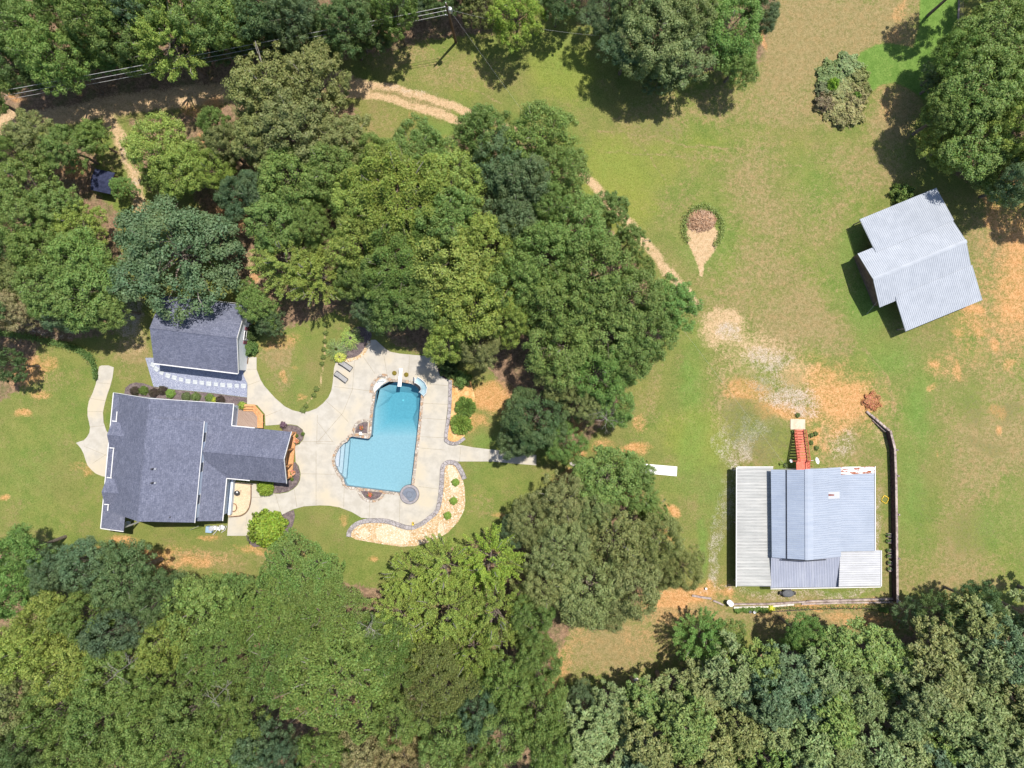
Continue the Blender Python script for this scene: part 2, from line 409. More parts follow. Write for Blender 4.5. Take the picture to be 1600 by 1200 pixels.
def stroke(n, pts, wd, val=1.0, soft=4.0, mode='max', warp=0.35):
    D = segdist(PX+(WX-PX)*warp, PY+(WY-PY)*warp, pts)
    v = val*sstep((wd+soft-D)/(2*soft))
    mask[n] = np.maximum(mask[n], v) if mode == 'max' else mask[n]*(1-v)
def poly(n, pts, val=1.0, soft=4.0, warp=0.3, mode='max'):
    X = PX+(WX-PX)*warp; Y = PY+(WY-PY)*warp
    ins = np.zeros(X.shape, bool)
    for (ax,ay),(bx,by) in zip(pts, pts[1:]+pts[:1]):
        if ay == by: continue
        c = ((ay > Y) != (by > Y)) & (X < (bx-ax)*(Y-ay)/(by-ay)+ax); ins ^= c
    D = segdist(X, Y, pts+pts[:1]); sd = np.where(ins, D, -D)
    v = val*sstep((sd+soft)/(2*soft))
    mask[n] = np.maximum(mask[n], v) if mode == 'max' else mask[n]*(1-v)

# forest floor
poly('litter', [(-420,-320),(1240,-320),(1210,20),(1190,90),(1080,120),(1020,110),(950,60),(900,15),(840,10),(800,60),(730,55),(680,60),(600,80),(540,95),(420,120),(300,150),(180,165),(60,185),(-420,240)], 1, 14)
poly('litter', [(-420,240),(40,215),(150,230),(150,300),(180,330),(200,450),(180,520),(60,540),(40,600),(0,630),(-420,640)], 0.85, 12)
poly('litter', [(200,190),(330,170),(420,140),(560,170),(570,250),(600,270),(720,200),(860,230),(905,300),(990,400),(1060,500),(1000,560),(960,640),(900,720),(800,640),(760,560),(690,560),(620,540),(570,500),(520,490),(420,520),(380,470),(300,300),(230,300)], 0.9, 14)
poly('litter', [(-420,880),(60,860),(110,905),(190,880),(260,930),(380,950),(440,880),(520,910),(640,930),(700,860),(790,830),(860,790),(900,740),(990,760),(1010,840),(1070,880),(980,960),(900,960),(860,1060),(900,1090),(1060,1050),(1240,1010),(1400,1000),(1560,950),(2020,930),(2020,1520),(-420,1520)], 1, 12)
poly('litter', [(1530,40),(1560,-20),(2020,-320),(2020,330),(1600,310),(1550,300),(1490,270),(1470,190),(1475,130)], 0.8, 10)
# dry, straw-coloured grass
for a in [(1300,60,170,90,.8),(1250,150,120,60,.62),(1130,165,70,32,.55),(1400,180,40,60,.8),(1340,260,90,50,.5),(1250,340,130,60,.62),
          (1150,420,120,50,.6),(1290,480,80,60,.75),(1330,380,60,90,.5),(1450,620,110,120,.5),(1565,700,90,160,.62),(1330,970,260,40,.65),(1480,880,110,50,.6),
          (960,1010,90,60,.55),(1050,955,60,40,.7),(700,110,90,30,.45),(620,90,60,20,.6),(1010,200,60,40,.45),(430,560,35,30,.7),(440,600,20,20,.5),
          (600,215,30,40,.4),(1040,180,50,40,.5),(1560,450,80,90,.5),(1550,600,80,70,.5),(60,590,60,30,.4),(300,880,80,20,.6),(440,870,50,20,.5),
          (215,555,25,30,.75),(200,590,22,14,.35),(1100,620,60,60,.4),(1180,700,50,30,.6),(1250,935,120,14,.6),(1378,820,12,110,.55),(1310,700,60,40,.5),
          (1000,640,30,40,.35),(1020,790,30,30,.5),(750,800,25,20,.4),(545,505,10,20,.5),(180,250,25,16,.5),(1520,110,30,70,.6)]:
    blob('dry', *a)
# bare red-orange clay
for a in [(228,862,42,12,.95),(190,845,22,9,.8),(255,880,20,14,.8),(300,888,28,10,.75),(375,908,26,9,.9),(325,838,22,6,.7),(400,860,30,8,.6),(770,618,36,26,.92),(745,660,20,14,.7),(720,600,14,20,.6),
          (38,640,8,8,.8),(0,645,9,10,.8),(3,772,7,8,.9),(146,742,9,12,.6),(168,664,5,12,.8),(130,735,15,8,.45),(1315,618,58,38,.9),(1290,600,40,30,.7),(1230,640,60,16,.8),(1165,612,40,18,.75),(1362,625,22,18,.95),
          (1275,690,12,22,.8),(1310,670,12,16,.7),(1548,330,14,34,.8),(1590,380,24,60,.85),(1585,460,20,40,.85),(1525,478,22,14,.8),(1540,512,12,10,.75),(1465,567,10,8,.85),(1497,577,5,16,.75),(1500,520,14,7,.6),(1562,528,8,14,.8),
          (1580,565,12,10,.6),(1560,635,14,10,.6),(1555,660,6,10,.7),(1460,606,6,8,.6),(1352,975,30,12,.75),(1320,965,30,10,.6),(1080,930,52,12,1),(1050,945,40,14,.9),(1110,915,10,12,.8),(1140,935,12,7,.8),
          (1300,946,90,4,.9),(1400,975,12,10,.6),(990,768,10,18,.85),(1013,785,10,14,.9),(1052,793,12,7,.95),(1030,820,12,10,.6),(1040,838,8,5,.7),(30,570,34,24,.85),(70,560,20,12,.6),(60,610,20,8,.6),(430,530,26,16,.55),
          (435,592,8,7,.6),(475,620,10,6,.65),(463,574,8,5,.5),(735,780,8,5,.4),(775,815,12,6,.6),(1193,62,5,9,.7),(1278,178,4,4,.9),(1280,207,2,2,.9),(845,25,14,8,.7),(330,160,22,12,.8),(300,170,20,10,.7),
          (115,262,20,14,.85),(85,265,12,8,.6),(30,155,14,6,.7),(120,135,6,5,.6),(165,140,6,4,.5),(310,215,10,14,.7),(108,330,12,8,.7),(180,340,8,8,.6),(355,340,24,40,.75),(395,430,10,16,.7),(1000,660,10,20,.5),(990,705,16,9,.85),
          (905,660,14,10,.7),(905,700,16,12,.8),(880,740,20,10,.75),(490,870,20,8,.3),(585,880,9,6,.6),(870,1075,18,8,.75),(868,1030,6,20,.6),(1410,20,12,26,.45),(1400,55,16,14,.45),(1390,165,24,18,.35),(1590,290,12,20,.8),
          (560,300,20,8,.5),(640,185,6,14,.5),(680,208,12,6,.5),(1430,708,2,2,.8),(1470,716,3,5,.6),(950,700,20,14,.5),(1345,648,18,10,.5),(545,822,8,10,.6),(140,860,30,5,.5),(75,855,10,6,.6)]:
    blob('clay', *a, soft=0.55)
# pale sand and dirt: drive, yard, tracks
road = [(-420,250),(-100,205),(60,185),(180,165),(300,150),(420,138),(540,132)]
stroke('sand', road, 17, .85, 8)
stroke('sand', [(520,130),(600,136),(665,150),(720,168),(760,185),(810,205)], 6.5, .95, 5)
stroke('sand', [(520,146),(590,155),(650,165),(700,180),(735,196),(800,225)], 6.5, .95, 5)
stroke('sand', [(500,138),(560,142)], 16, .95, 5)
stroke('dry', [(560,140),(620,147),(700,172)], 9, .7, 5)
stroke('sand', [(880,250),(930,290),(980,345),(1020,392),(1050,430),(1090,475)], 8, .85, 6)
stroke('sand', [(160,170),(185,215),(205,260),(212,300),(218,340)], 11, .85, 8)
stroke('sand', [(330,290),(365,350),(385,400),(400,440)], 9, .5, 8)
for a in [(1130,520,44,34,.75),(1190,545,50,34,.6),(1240,590,46,28,.55),(1140,500,30,20,.8),(215,515,24,44,.5),(1130,650,30,30,.3),(1300,680,30,30,.35),(1375,680,14,30,.4)]:
    blob('sand', *a)
for a in [(1175,560,80,66,.42),(1290,625,90,44,.40),(1200,640,70,40,.35)]: blob('sand', *a, soft=.95)
for a in [(1300,610,95,50,.55),(1240,625,70,26,.5),(1345,640,40,40,.4),(1570,420,50,110,.45),(1530,540,60,50,.3),(1085,930,70,24,.6),(1340,970,90,14,.35),(230,868,70,18,.5)]: blob('clay', *a, soft=.95)
stroke('sand', [(508,500),(507,555),(501,600),(487,622),(473,640)], 1.3, .8, 1.8, warp=.05)
for a in [(1585,420,34,120,.8),(1555,350,18,40,.7),(1530,500,40,24,.6),(1480,570,40,30,.4),(1060,935,56,18,.8),(1100,925,30,14,.8),(880,1050,18,34,.6),(1310,625,70,44,.8),(1200,625,60,18,.6),(1280,690,30,30,.5),(300,880,60,14,.5),(1390,100,50,70,.25)]: blob('clay', *a, soft=.95)
blob('sand', 1096, 368, 24, 26, 1.0, 0, 0.12, False); poly('sand', [(1073,370),(1123,360),(1122,385),(1112,402),(1102,412),(1099,432),(1094,432),(1091,415),(1083,395)], 1.0, 2.5, 0.1)
for a in [(960,1010,110,50,.85),(1060,960,70,26,.9),(1270,968,150,14,.85),(1120,975,40,20,.7)]: blob('dry', *a, soft=.9)
for a in [(900,1000,30,30,.3),(1000,1000,60,34,.28),(1060,960,60,20,.5),(1230,965,60,8,.35)]: blob('clay', *a, soft=.95)
# whitish gravel
for a in [(1140,525,20,16,.8),(1200,560,34,26,.7),(1225,622,44,16,.85),(1160,690,20,22,.85),(1178,668,30,14,.6),(1140,720,10,18,.7),(1128,790,14,50,.6),(1118,870,12,60,.6),(1230,928,150,8,.45),(1378,840,9,70,.5),
          (1320,690,22,30,.4),(1250,640,20,10,.8),(1135,690,20,30,.5),(212,500,18,26,.75),(208,290,10,26,.5),(195,235,10,20,.5),(60,520,60,6,.5),(1330,925,40,8,.5),(1195,600,30,14,.5),(640,143,60,5,.35)]:
    blob('grav', *a)
# lush uncut grass in the top right
poly('lush', [(1434,-320),(1500,-320),(1497,0),(1496,60),(1478,150),(1442,156),(1428,142),(1400,128),(1378,131),(1356,146),(1345,150),(1322,120),(1344,82),(1370,68),(1392,66),(1428,74),(1438,40)], 1, 2.5, 0.12)
for a in [(90,690,60,110,.25),(1340,440,50,70,.45),(1420,560,50,60,.35),(1440,640,30,70,.45),(930,320,30,40,.3),(1070,575,16,22,.6),(1085,690,40,70,.35),(1095,850,10,60,.6),(1320,410,40,30,.4),(690,195,60,14,.5),(620,230,30,12,.35),
          (470,590,14,50,.3),(545,830,50,24,.3),(760,690,24,10,.5),(740,740,18,26,.35),(1440,830,30,120,.25),(880,60,40,20,.35),(1590,800,20,60,.4),(520,640,14,14,.4),(150,600,6,30,.3),(1095,400,60,50,.25)]:
    blob('lush', *a)
for a in [(960,290,70,90,.9),(880,110,60,50,.75),(1080,230,70,40,.6),(730,110,50,50,.6),(1020,260,60,40,.7),(1090,680,70,60,.8),(1010,620,40,30,.6),(930,1010,60,50,.5),(1330,300,60,60,.3),(100,760,70,60,.25),(1360,560,40,60,.4),(1200,220,100,40,.5),(1240,900,200,80,.35),(1480,760,80,120,.25)]:
    blob('yel', *a)
for a in [(1580,635,36,14,.6),(1540,695,26,10,.5),(1340,655,14,10,.3),(1520,640,20,30,.4),(1440,790,24,60,.3),(1520,830,50,40,.35),(1160,655,30,30,.85),(1200,690,34,26,.8),(1180,650,24,16,.7),(1225,600,30,14,.4),(1180,600,40,20,.35),(1125,800,14,60,.4),(1190,680,30,20,.5),(1170,640,20,14,.5),(1030,205,40,20,.35)]:
    blob('weed', *a)
# fine wheel tracks
for a in [(1180,300,60,110,.6),(1060,330,60,70,.3),(1150,470,90,50,.55),(1230,500,60,60,.7),(1300,520,60,40,.6),(1130,620,36,60,.5),(1420,690,40,40,.3),(1540,800,90,60,.55),(1480,910,120,30,.7),(1270,970,140,16,.6),(1390,30,60,60,.85),(1230,90,80,90,.8),(1560,380,60,60,.75),(1580,520,60,60,.6),(1340,640,30,40,.5),(1020,620,16,50,.45),(1500,440,40,40,.6),(1130,240,120,14,.45)]:
    blob('dry', *a, soft=.9)
for a in [(1355,470,34,60,.7),(1330,380,26,50,.6),(1400,560,50,30,.6),(1440,640,26,80,.65),(1418,760,24,110,.5),(1260,300,36,70,.35),(1075,600,24,60,.6),(1085,700,30,70,.55),(1110,760,14,70,.5),(960,260,60,40,.35),(1100,400,36,40,.5),(1130,380,30,60,.45),(880,90,50,50,.4),(50,740,50,60,.35),(100,640,40,40,.3),(1560,820,40,40,.5),(1500,620,40,30,.35),(1595,880,20,30,.3)]:
    blob('lush', *a, soft=.95)
mask['dry'] *= 1-mask['lush']*.6
for pts, wd in [([(935,205),(1040,222),(1200,236)],1.6),([(950,240),(1080,245),(1250,262)],1.3),([(960,195),(1010,240),(1040,280)],1.2),([(1100,442),(1130,438),(1160,424),(1180,405)],1.6),([(1120,458),(1150,452),(1190,432)],1.6),
                ([(1150,330),(1165,300),(1155,280)],1.3),([(1395,720),(1400,850),(1405,940)],1.5),([(1350,540),(1390,590),(1400,640)],3.0),([(660,52),(700,120),(790,160)],1.2)]:
    stroke('dry', pts, wd, .75, 2.2)
for r_ in (1410,1404,1397,1390):
    pass
mask['dry'] *= 1-mask['lush']*.95; mask['clay'] *= 1-mask['lush']*.5; mask['yel'] *= 1-.5*mask['dry']

k = N('lawn_and_earth'); v = k.pos()
aA = k.n('ShaderNodeAttribute', attribute_name='mask_a'); aB = k.n('ShaderNodeAttribute', attribute_name='mask_b')
sA = k.n('ShaderNodeSeparateColor'); k.l(aA.outputs['Color'], sA.inputs[0]); sB = k.n('ShaderNodeSeparateColor'); k.l(aB.outputs['Color'], sB.inputs[0])
n_f = k.noise(v, 4.5, 5, 0.7); n_m = k.noise(v, 0.9, 6, 0.68); n_b = k.noise(v, 0.09, 4, 0.6); n_g = k.noise(v, 2.0, 5, 0.72); n_s = k.noise(v, 9.0, 3, 0.7)
n_m2 = k.noise(k.scl(v, (1,1,1), (0.4,0.2,1.1)), 0.45, 6, 0.7)
n_v = k.noise(v, 26.0, 2, 0.6); n_l = k.noise(v, 0.22, 5, 0.65)
def cen(n_, w_): return k.math('MULTIPLY', k.math('SUBTRACT', n_, 0.5), w_)
def addn(m, *ns):
    s = m
    for x in ns: s = k.math('ADD', s, x)
    return s
def frag(m, amp, lo=0.34, hi=0.72, a=n_m, b=n_f):      # ragged, grainy edge; nothing where the mask is nothing
    g = k.math('MULTIPLY', addn(cen(a,1.7), cen(b,1.5), cen(n_g,1.1)), amp)
    s = k.math('ADD', m, k.math('MULTIPLY', g, k.ramp(m, 0.0, 0.35)))
    return k.ramp(s, lo, hi)
green = k.mix(k.ramp(n_m2, 0.3, 0.72), (0.118,0.164,0.036), (0.188,0.200,0.056))
green = k.mix(k.ramp(n_b, 0.35, 0.7, 0, 0.6), green, (0.190,0.165,0.063))
green = k.mix(k.ramp(addn(n_l, cen(n_g,.5), cen(n_f,.4)), 0.50, 0.78, 0, 0.7), green, (0.235,0.178,0.085))
ylw = k.mix(n_f, (0.185,0.215,0.036), (0.235,0.238,0.055))
base = k.mix(k.ramp(addn(aB.outputs['Alpha'], cen(n_m,.9)), 0.25, 1.0, 0, 0.75), green, ylw)
lush = k.mix(k.ramp(n_m, 0.3, 0.7), (0.098,0.175,0.034), (0.145,0.23,0.052))
base = k.mix(k.ramp(addn(sB.outputs[0], cen(n_m,.5)), 0.1, 0.95), base, lush)
dry = k.mix(k.ramp(n_g, 0.3, 0.7), (0.200,0.155,0.070), (0.295,0.228,0.118))
dry = k.mix(k.ramp(n_m, 0.42, 0.75, 0, 0.6), dry, (0.315,0.205,0.10))
base = k.mix(k.math('MULTIPLY', k.ramp(addn(sA.outputs[0], cen(n_g,1.1), cen(n_m,1.1), cen(n_f,.7)), 0.18, 0.80), 0.9), base, dry)
litter = k.mix(k.ramp(n_g, 0.35, 0.65), (0.15,0.095,0.065), (0.30,0.195,0.13))
litter = k.mix(k.ramp(n_m2, 0.45, 0.7, 0, 0.65), litter, (0.10,0.125,0.04))
base = k.mix(frag(sB.outputs[1], 0.7), base, litter)
sand = k.mix(k.ramp(n_g, 0.25, 0.7), (0.40,0.265,0.15), (0.51,0.36,0.225))
sand = k.mix(k.ramp(n_f, 0.55, 0.72, 0, 0.3), sand, (0.30,0.215,0.11))
base = k.mix(frag(sA.outputs[2], 0.6, 0.18, 0.92), base, sand)
clay = k.mix(k.ramp(n_g, 0.25, 0.75), (0.43,0.19,0.068), (0.55,0.30,0.14))
clay = k.mix(k.ramp(n_f, 0.45, 0.75, 0, 0.6), clay, (0.57,0.37,0.20))
base = k.mix(k.math('MULTIPLY', frag(sA.outputs[1], 0.75, 0.08, 1.10), 0.9), base, clay)
grav = k.mix(k.ramp(n_s, 0.35, 0.62), (0.26,0.215,0.17), (0.44,0.385,0.335))
base = k.mix(k.math('MULTIPLY', frag(aA.outputs['Alpha'], 1.8, 0.25, 1.25, n_s, n_m), 0.8), base, grav)
weed = k.mix(n_f, (0.06,0.09,0.028), (0.12,0.15,0.05))
tuft = k.ramp(addn(n_g, cen(n_f,.9), cen(n_m,.5), k.math('MULTIPLY', sB.outputs[2], .16)), 0.56, 0.70)
base = k.mix(k.math('MULTIPLY', k.math('MULTIPLY', tuft, k.ramp(sB.outputs[2], 0.05, 0.45)), 0.6), base, weed)
# short blades: fine light/dark grain everywhere
base = k.mix(k.ramp(n_s, 0.30, 0.70), k.mix(1.0, base, (0.80,0.815,0.77), 'MULTIPLY'), k.mix(1.0, base, (1.19,1.18,1.16), 'MULTIPLY'))
base = k.mix(k.ramp(n_f, 0.36, 0.52, 0.45, 0), base, k.mix(1.0, base, (0.60,0.68,0.50), 'MULTIPLY'))
base = k.mix(k.ramp(n_f, 0.60, 0.78, 0, 0.35), base, (0.33,0.28,0.15))
k.bump(k.math('ADD', n_s, k.math('MULTIPLY', n_g, 1.5)), 0.5, 0.06)
M['ground'] = k.done(base, 0.95, 0.1)

gz = 0.05*(vnoise(120,9)-.5)+0.02*(vnoise(30,10)-.5)
inner = (PX > 120) & (PX < 840) & (PY > 480) & (PY < 870)
gz = np.where(inner, -0.012, gz-0.045)
verts = np.stack([(PX-800)*K, (600-PY)*K, gz], -1).reshape(-1,3)
ii = np.arange(nx*ny).reshape(ny, nx)
quads = np.stack([ii[:-1,:-1], ii[1:,:-1], ii[1:,1:], ii[:-1,1:]], -1).reshape(-1,4)
A4 = np.stack([mask['dry'],mask['clay'],mask['sand'],mask['grav']], -1).reshape(-1,4)
B4 = np.stack([mask['lush'],mask['litter'],mask['weed'],mask['yel']], -1).reshape(-1,4)
def grid_obj(name, sel):
    q = quads[sel]; used, inv = np.unique(q, return_inverse=True); q = inv.reshape(-1,4)
    me = bpy.data.meshes.new(name)
    me.vertices.add(len(used)); me.vertices.foreach_set('co', verts[used].astype(np.float32).ravel())
    me.loops.add(len(q)*4); me.loops.foreach_set('vertex_index', q.ravel().astype(np.int32))
    me.polygons.add(len(q)); me.polygons.foreach_set('loop_start', np.arange(0,len(q)*4,4,dtype=np.int32))
    for nm, arr in (('mask_a',A4),('mask_b',B4)):
        at = me.attributes.new(nm, 'FLOAT_COLOR', 'POINT'); at.data.foreach_set('color', arr[used].astype(np.float32).ravel())
    me.materials.append(M['ground']); me.update(); me.validate()
    o = bpy.data.objects.new(name, me); COL.objects.link(o); return struct(o)
qc = lambda m: m.reshape(ny,nx)[:-1,:-1].ravel()
roadm = segdist(PX, PY, road+[(600,143),(665,155),(735,180),(800,215),(880,255),(930,292),(980,347),(1020,393),(1050,431),(1090,478)]) < 20
yard = (((PX-1185)/95)**2+((PY-560)/60)**2 < 1)
rq, yq = qc(roadm), qc(yard & ~roadm)
# the pool basin is cut out of the lawn; everything else is one partition of one sheet
POOL = [(580,680),(577.5,684.5),(575,685.5),(550,682),(546.5,683.5),(545,686.5),(543,690),(537,693),(530.5,700),(525.5,709),(523,719),(525,728),(530,739),(537,747),(538,753),(539.5,757),(543,759.5),(590,765.5),(627,770),(641,771),(643,757),(655,653),(656.5,635),(658,617),(656.5,610),(651,604),(642,599.5),(627,597),(607,596.5),(597,602),(588,611),(586.5,619),(582.5,649)]
def inpoly(X, Y, pts):
    ins = np.zeros(X.shape, bool)
    for (ax,ay),(bx,by) in zip(pts, pts[1:]+pts[:1]):
        if ay != by: ins ^= ((ay > Y) != (by > Y)) & (X < (bx-ax)*(Y-ay)/(by-ay)+ax)
    return ins
pool_hole = inpoly(PX+1.5, PY+1.5, POOL) | (segdist(PX+1.5, PY+1.5, POOL+POOL[:1]) < 4.5)
keep = ~qc(pool_hole)
grid_obj('lawn', ~rq & ~yq & keep); grid_obj('dirt_road', rq & keep); grid_obj('gravel_yard', yq & keep)
far = MB(); far.sheet([(-1800,-1800),(1800,-1800),(1800,1800),(-1800,1800)], -0.22, [[(P(GX0+6,GY1-6).x,P(GX0+6,GY1-6).y),(P(GX1-6,GY1-6).x,P(GX1-6,GY1-6).y),(P(GX1-6,GY0+6).x,P(GX1-6,GY0+6).y),(P(GX0+6,GY0+6).x,P(GX0+6,GY0+6).y)]])
M['far'] = pm('distant_countryside', (0.05,0.08,0.03), (0.13,0.14,0.05), 0.02, 0.95, 0.1, 0)
struct(far.build('distant_ground', M['far']))

# ------------------------------------------------------------------ paving and beds
def catmull(pts, closed=True, sub=4):
    out = []; n = len(pts)
    rng = range(n) if closed else range(n-1)
    for i in rng:
        p0,p1,p2,p3 = (pts[(i+j-1)%n] if closed else pts[min(max(i+j-1,0),n-1)] for j in range(4))
        for q in range(sub):
            t = q/sub
            out.append(tuple(0.5*((2*p1[c])+(-p0[c]+p2[c])*t+(2*p0[c]-5*p1[c]+4*p2[c]-p3[c])*t*t+(-p0[c]+3*p1[c]-3*p2[c]+p3[c])*t**3) for c in (0,1)))
    if not closed: out.append(pts[-1])
    return out
def offset(loop, d):      # px loop offset outward (d px)
    n = len(loop); area = sum(loop[i][0]*loop[(i+1)%n][1]-loop[(i+1)%n][0]*loop[i][1] for i in range(n)); sg = 1 if area > 0 else -1
    out = []
    for i in range(n):
        a, b, c = loop[i-1], loop[i], loop[(i+1)%n]
        t = Vector((c[0]-a[0], c[1]-a[1])); t.normalize()
        out.append((b[0]+t.y*d*sg, b[1]-t.x*d*sg))
    return out
def ring(pts, z=0.0): return [P(a,b,0).to_2d() for a,b in pts]
def strip(mb, pts, wd, z0, z1, mi=0):      # a solid band along a px polyline
    L = [P(a,b,0) for a,b in pts]
    lo, hi = [], []
    for i, p in enumerate(L):
        t = (L[min(i+1,len(L)-1)]-L[max(i-1,0)]).normalized(); n_ = Vector((-t.y,t.x,0))*wd/2
        lo.append((p-n_)); hi.append((p+n_))
    for i in range(len(L)-1):
        b = [lo[i],lo[i+1],hi[i+1],hi[i]]
        mb.hexa([(q.x,q.y,z0) for q in b], [(q.x,q.y,z1) for q in b], mi)
    return mb

DECK = ([(382,558),(401,558),(401,577),(407,593),(413,603),(421,612),(430,622),(445,635),(457,641),(470,644),(482,643),(495,638),(505,630),(513,621),(518,610),(520,598),(522,575),(525,566),(540,562),(554,560),(562,556),(568,550),(572,544),(575,536),(580,531),(587,531),
         (597,540),(604,546),(611,550),(625,552.5),(672,557),(680,561),(685,575),(690,586),(699,592),(703,594),(703,605),(699,640),(694,681),(696,689),(704,695),(719,695),(739,699),(800,706),(838,711),(838,727),(800,724),(770,721),(715,721),(702,720),(695,722),(690,727),
         (688,750),(684,785),(679,798),(668,808),(657,816),(642,821),(630,819.5),(605,811),(585,810),(565,809),(550,800),(530,792.5),(515,790),(500,789.5),(475,791),(457,796),(439,805),(420,815),(395,828),(384,837),(355,837),(357,808),(372,807),(380,804),(386,799),(390,792),(392,775),(392,755),
         (404,756),(425,771),(437,771.5),(450,769),(459,764),(465,758),(469,750),(470,740),(467,728),(462,722),(461,697),(468,694),(474,687),(476,679),(473,671),(465,665),(455,663),(442,663),(415,665),(414,647),(402,633),(386,632),(387,600),(381,587),(380,572)])
mb = MB(); hole = ring(POOL); mb.plate(ring(DECK), -0.12, 0.045, [hole], 0)
for pts in [[(522,604),(580,611)],[(554,561),(551,608)],[(566,555),(586,584)],[(551,608),(536,645)],[(510,627),(531,645)],[(536,645),(497,690)],[(521,690),(461,690)],[(496,648),(495,693)],[(495,693),(523,694)],[(494,704),(494,741)],[(465,740),(523,741)],
            [(494,741),(494,790)],[(538,760),(537,793)],[(578,785),(577,809)],[(625,780),(624,818)],[(657,700),(695,703)],[(658,653),(697,656)],[(651,682),(699,684)],[(654,760),(684,764)],[(661,630),(703,632)],[(520,690),(497,660)],[(531,645),(545,660)],
            [(415,650),(440,640)],[(600,556),(606,592)],[(640,556),(638,590)],[(406,595),(387,602)],[(401,577),(381,577)],[(720,698),(718,721)],[(765,703),(764,721)],[(392,777),(409,777)],[(430,771),(440,805)],[(386,808),(384,822)],[(460,765),(464,792)],[(670,600),(702,603)]]:
    strip(mb, catmull(pts, False, 3) if len(pts) > 2 else pts, 0.055, 0.046, 0.049, 1)
struct(mb.build('pool_deck', [M['concrete'], M['joint']]))
LP = [(155,573),(159,571),(170,571),(178,574),(176,590),(172,605),(168,616),(164,630),(161,645),(162,660),(166,672),(171,680),(171,746),(160,744),(150,740),(143,734),(137,727),(134,719),(131,709),(127,701),(122,695),(119,692),(124,690),(131,688),(136,683),(140,676),(141,668),(139,658),(137,650),(137,638),(139,627),(145,614),(150,600)]
mb = MB(); mb.plate(ring(LP), -0.1, 0.045)
for pts in [[(152,598),(175,600)],[(139,622),(164,626)],[(137,643),(161,643)],[(141,667),(163,665)],[(131,697),(168,712)],[(145,724),(166,710)]]: strip(mb, pts, 0.05, 0.046, 0.049, 1)
struct(mb.build('front_path', [M['concrete'], M['joint']]))
mb = MB(); mb.plate(ring([(1000,724),(1058,729),(1057,744),(999,738.5)]), -0.1, 0.09)
struct(mb.build('white_slab', M['concrete_white']))
mb = MB(); mb.plate(ring([(1235,654.5),(1258,655),(1258,671),(1235,671)]), -0.1, 0.05); mb.plate(ring([(1236.5,662),(1256.5,662),(1256.5,663),(1236.5,663)]), 0.05, 0.055)
struct(mb.build('stair_landing', pm('tan_concrete', (0.50,0.39,0.28), (0.60,0.49,0.37), 2, 0.9, 0.15, 0.2)))
# coping, and the pool itself
pool = Thing('swimming_pool', 'turquoise L-shaped swimming pool with flagstone coping set in the concrete deck', 'swimming pool', P(610,690,0))
mb = MB(); co = ring(offset(POOL, 4.6)); mb.plate(co, -0.1, 0.075, [hole]); pool.part('coping', mb, M['coping'])
def pdepth(py, px):
    d = 1.15
    if py < 683: d = 1.15+(683-py)/40*1.0
    return min(d, 2.25)
shell = MB(); ring3 = [(x,y) for x,y in hole]; n = len(ring3)
wall_d = [-pdepth(py,px) if py > 645 else -1.35 for px,py in POOL]
shell.add([(x,y,0.07) for x,y in ring3]+[(x,y,d) for (x,y),d in zip(ring3,wall_d)], [(i, i+n, (i+1)%n+n, (i+1)%n) for i in range(n)])
# floor: shallow part, then a hopper falling to the deep end
def fpt(px,py,z): q = P(px,py,0); return (q.x,q.y,z)
sh_idx = [i for i,(px,py) in enumerate(POOL) if py > 650]
low = [(px,py) for px,py in POOL if py > 652]
lowsort = sorted(low, key=lambda p: math.atan2(p[1]-720, p[0]-595))
shell.sheet([P(a,b,0).to_2d() for a,b in [(577.5,684.5),(575,685.5),(550,682),(546.5,683.5),(545,686.5),(543,690),(537,693),(530.5,700),(525.5,709),(523,719),(525,728),(530,739),(537,747),(538,753),(539.5,757),(543,759.5),(590,765.5),(627,770),(641,771),(643,757),(652,683),(580,683)]], -1.15)
hop = [(606,655),(641,655),(647,640),(647,622),(640,614.5),(622,612.5),(610,616),(603,628)]
hz = -2.3
hv = [fpt(a,b,hz) for a,b in hop]
shell.add(hv, [(7,6,5,4,3,2,1,0)] if False else [tuple(range(8))])
up = [fpt(580,683,-1.15),fpt(652,683,-1.15),fpt(656.3,635,-1.35),fpt(658,616,-1.35),fpt(647,601.5,-1.35),fpt(615,596.7,-1.35),fpt(591,608,-1.35),fpt(583.5,640,-1.35)]
shell.add(hv+up, [(i, i+8, (i+1)%8+8, (i+1)%8) for i in range(8)])
pool.part('basin', shell, M['plaster'])
st = MB()
for i,(x,zt) in enumerate([(542.5,-0.82),(536,-0.55),(530,-0.28)]):
    ch = [(px,py) for px,py in POOL if py > 684 and px < 548]
    lft = [(523,719)]
    arc = [(543,690),(537,693),(530.5,700),(525.5,709),(523,719),(525,728),(530,739),(537,747)]
    tilt = lambda yy: x+(719-yy)*0.09
    pts = [(max(a,0),b) for a,b in arc if a <= tilt(b)+0.01]
    y0 = min(b for a,b in pts)-2 if pts else 700; y1 = max(b for a,b in pts)+2
    loop = [(tilt(y0),y0)]+pts+[(tilt(y1),y1)]
    st.plate(list(reversed(ring(loop))), -1.15, zt)
    strip(st, [(tilt(y0+1)-0.3,y0+1),(tilt(y1-1)-0.3,y1-1)], 0.05, zt+0.004, zt+0.012, 1)
pool.part('steps', st, [M['plaster'], pm('blue_step_tile', (0.03,0.09,0.14), (0.05,0.12,0.18), 4, 0.5, 0.3, 0)])
wt = MB(); hole_w = ring(offset(POOL, 0.4)); wt.plate(hole_w, -2.6, -0.06); wt.sheet([(p[0],p[1]) for p in hole_w], -2.6)
for i in range(len(wt.f)-1, -1, -1):
    if all(abs(wt.v[q][2]+2.6) < 1e-6 for q in wt.f[i]): wt.f[i] = tuple(reversed(wt.f[i]))
pool.part('water', wt, M['water'])
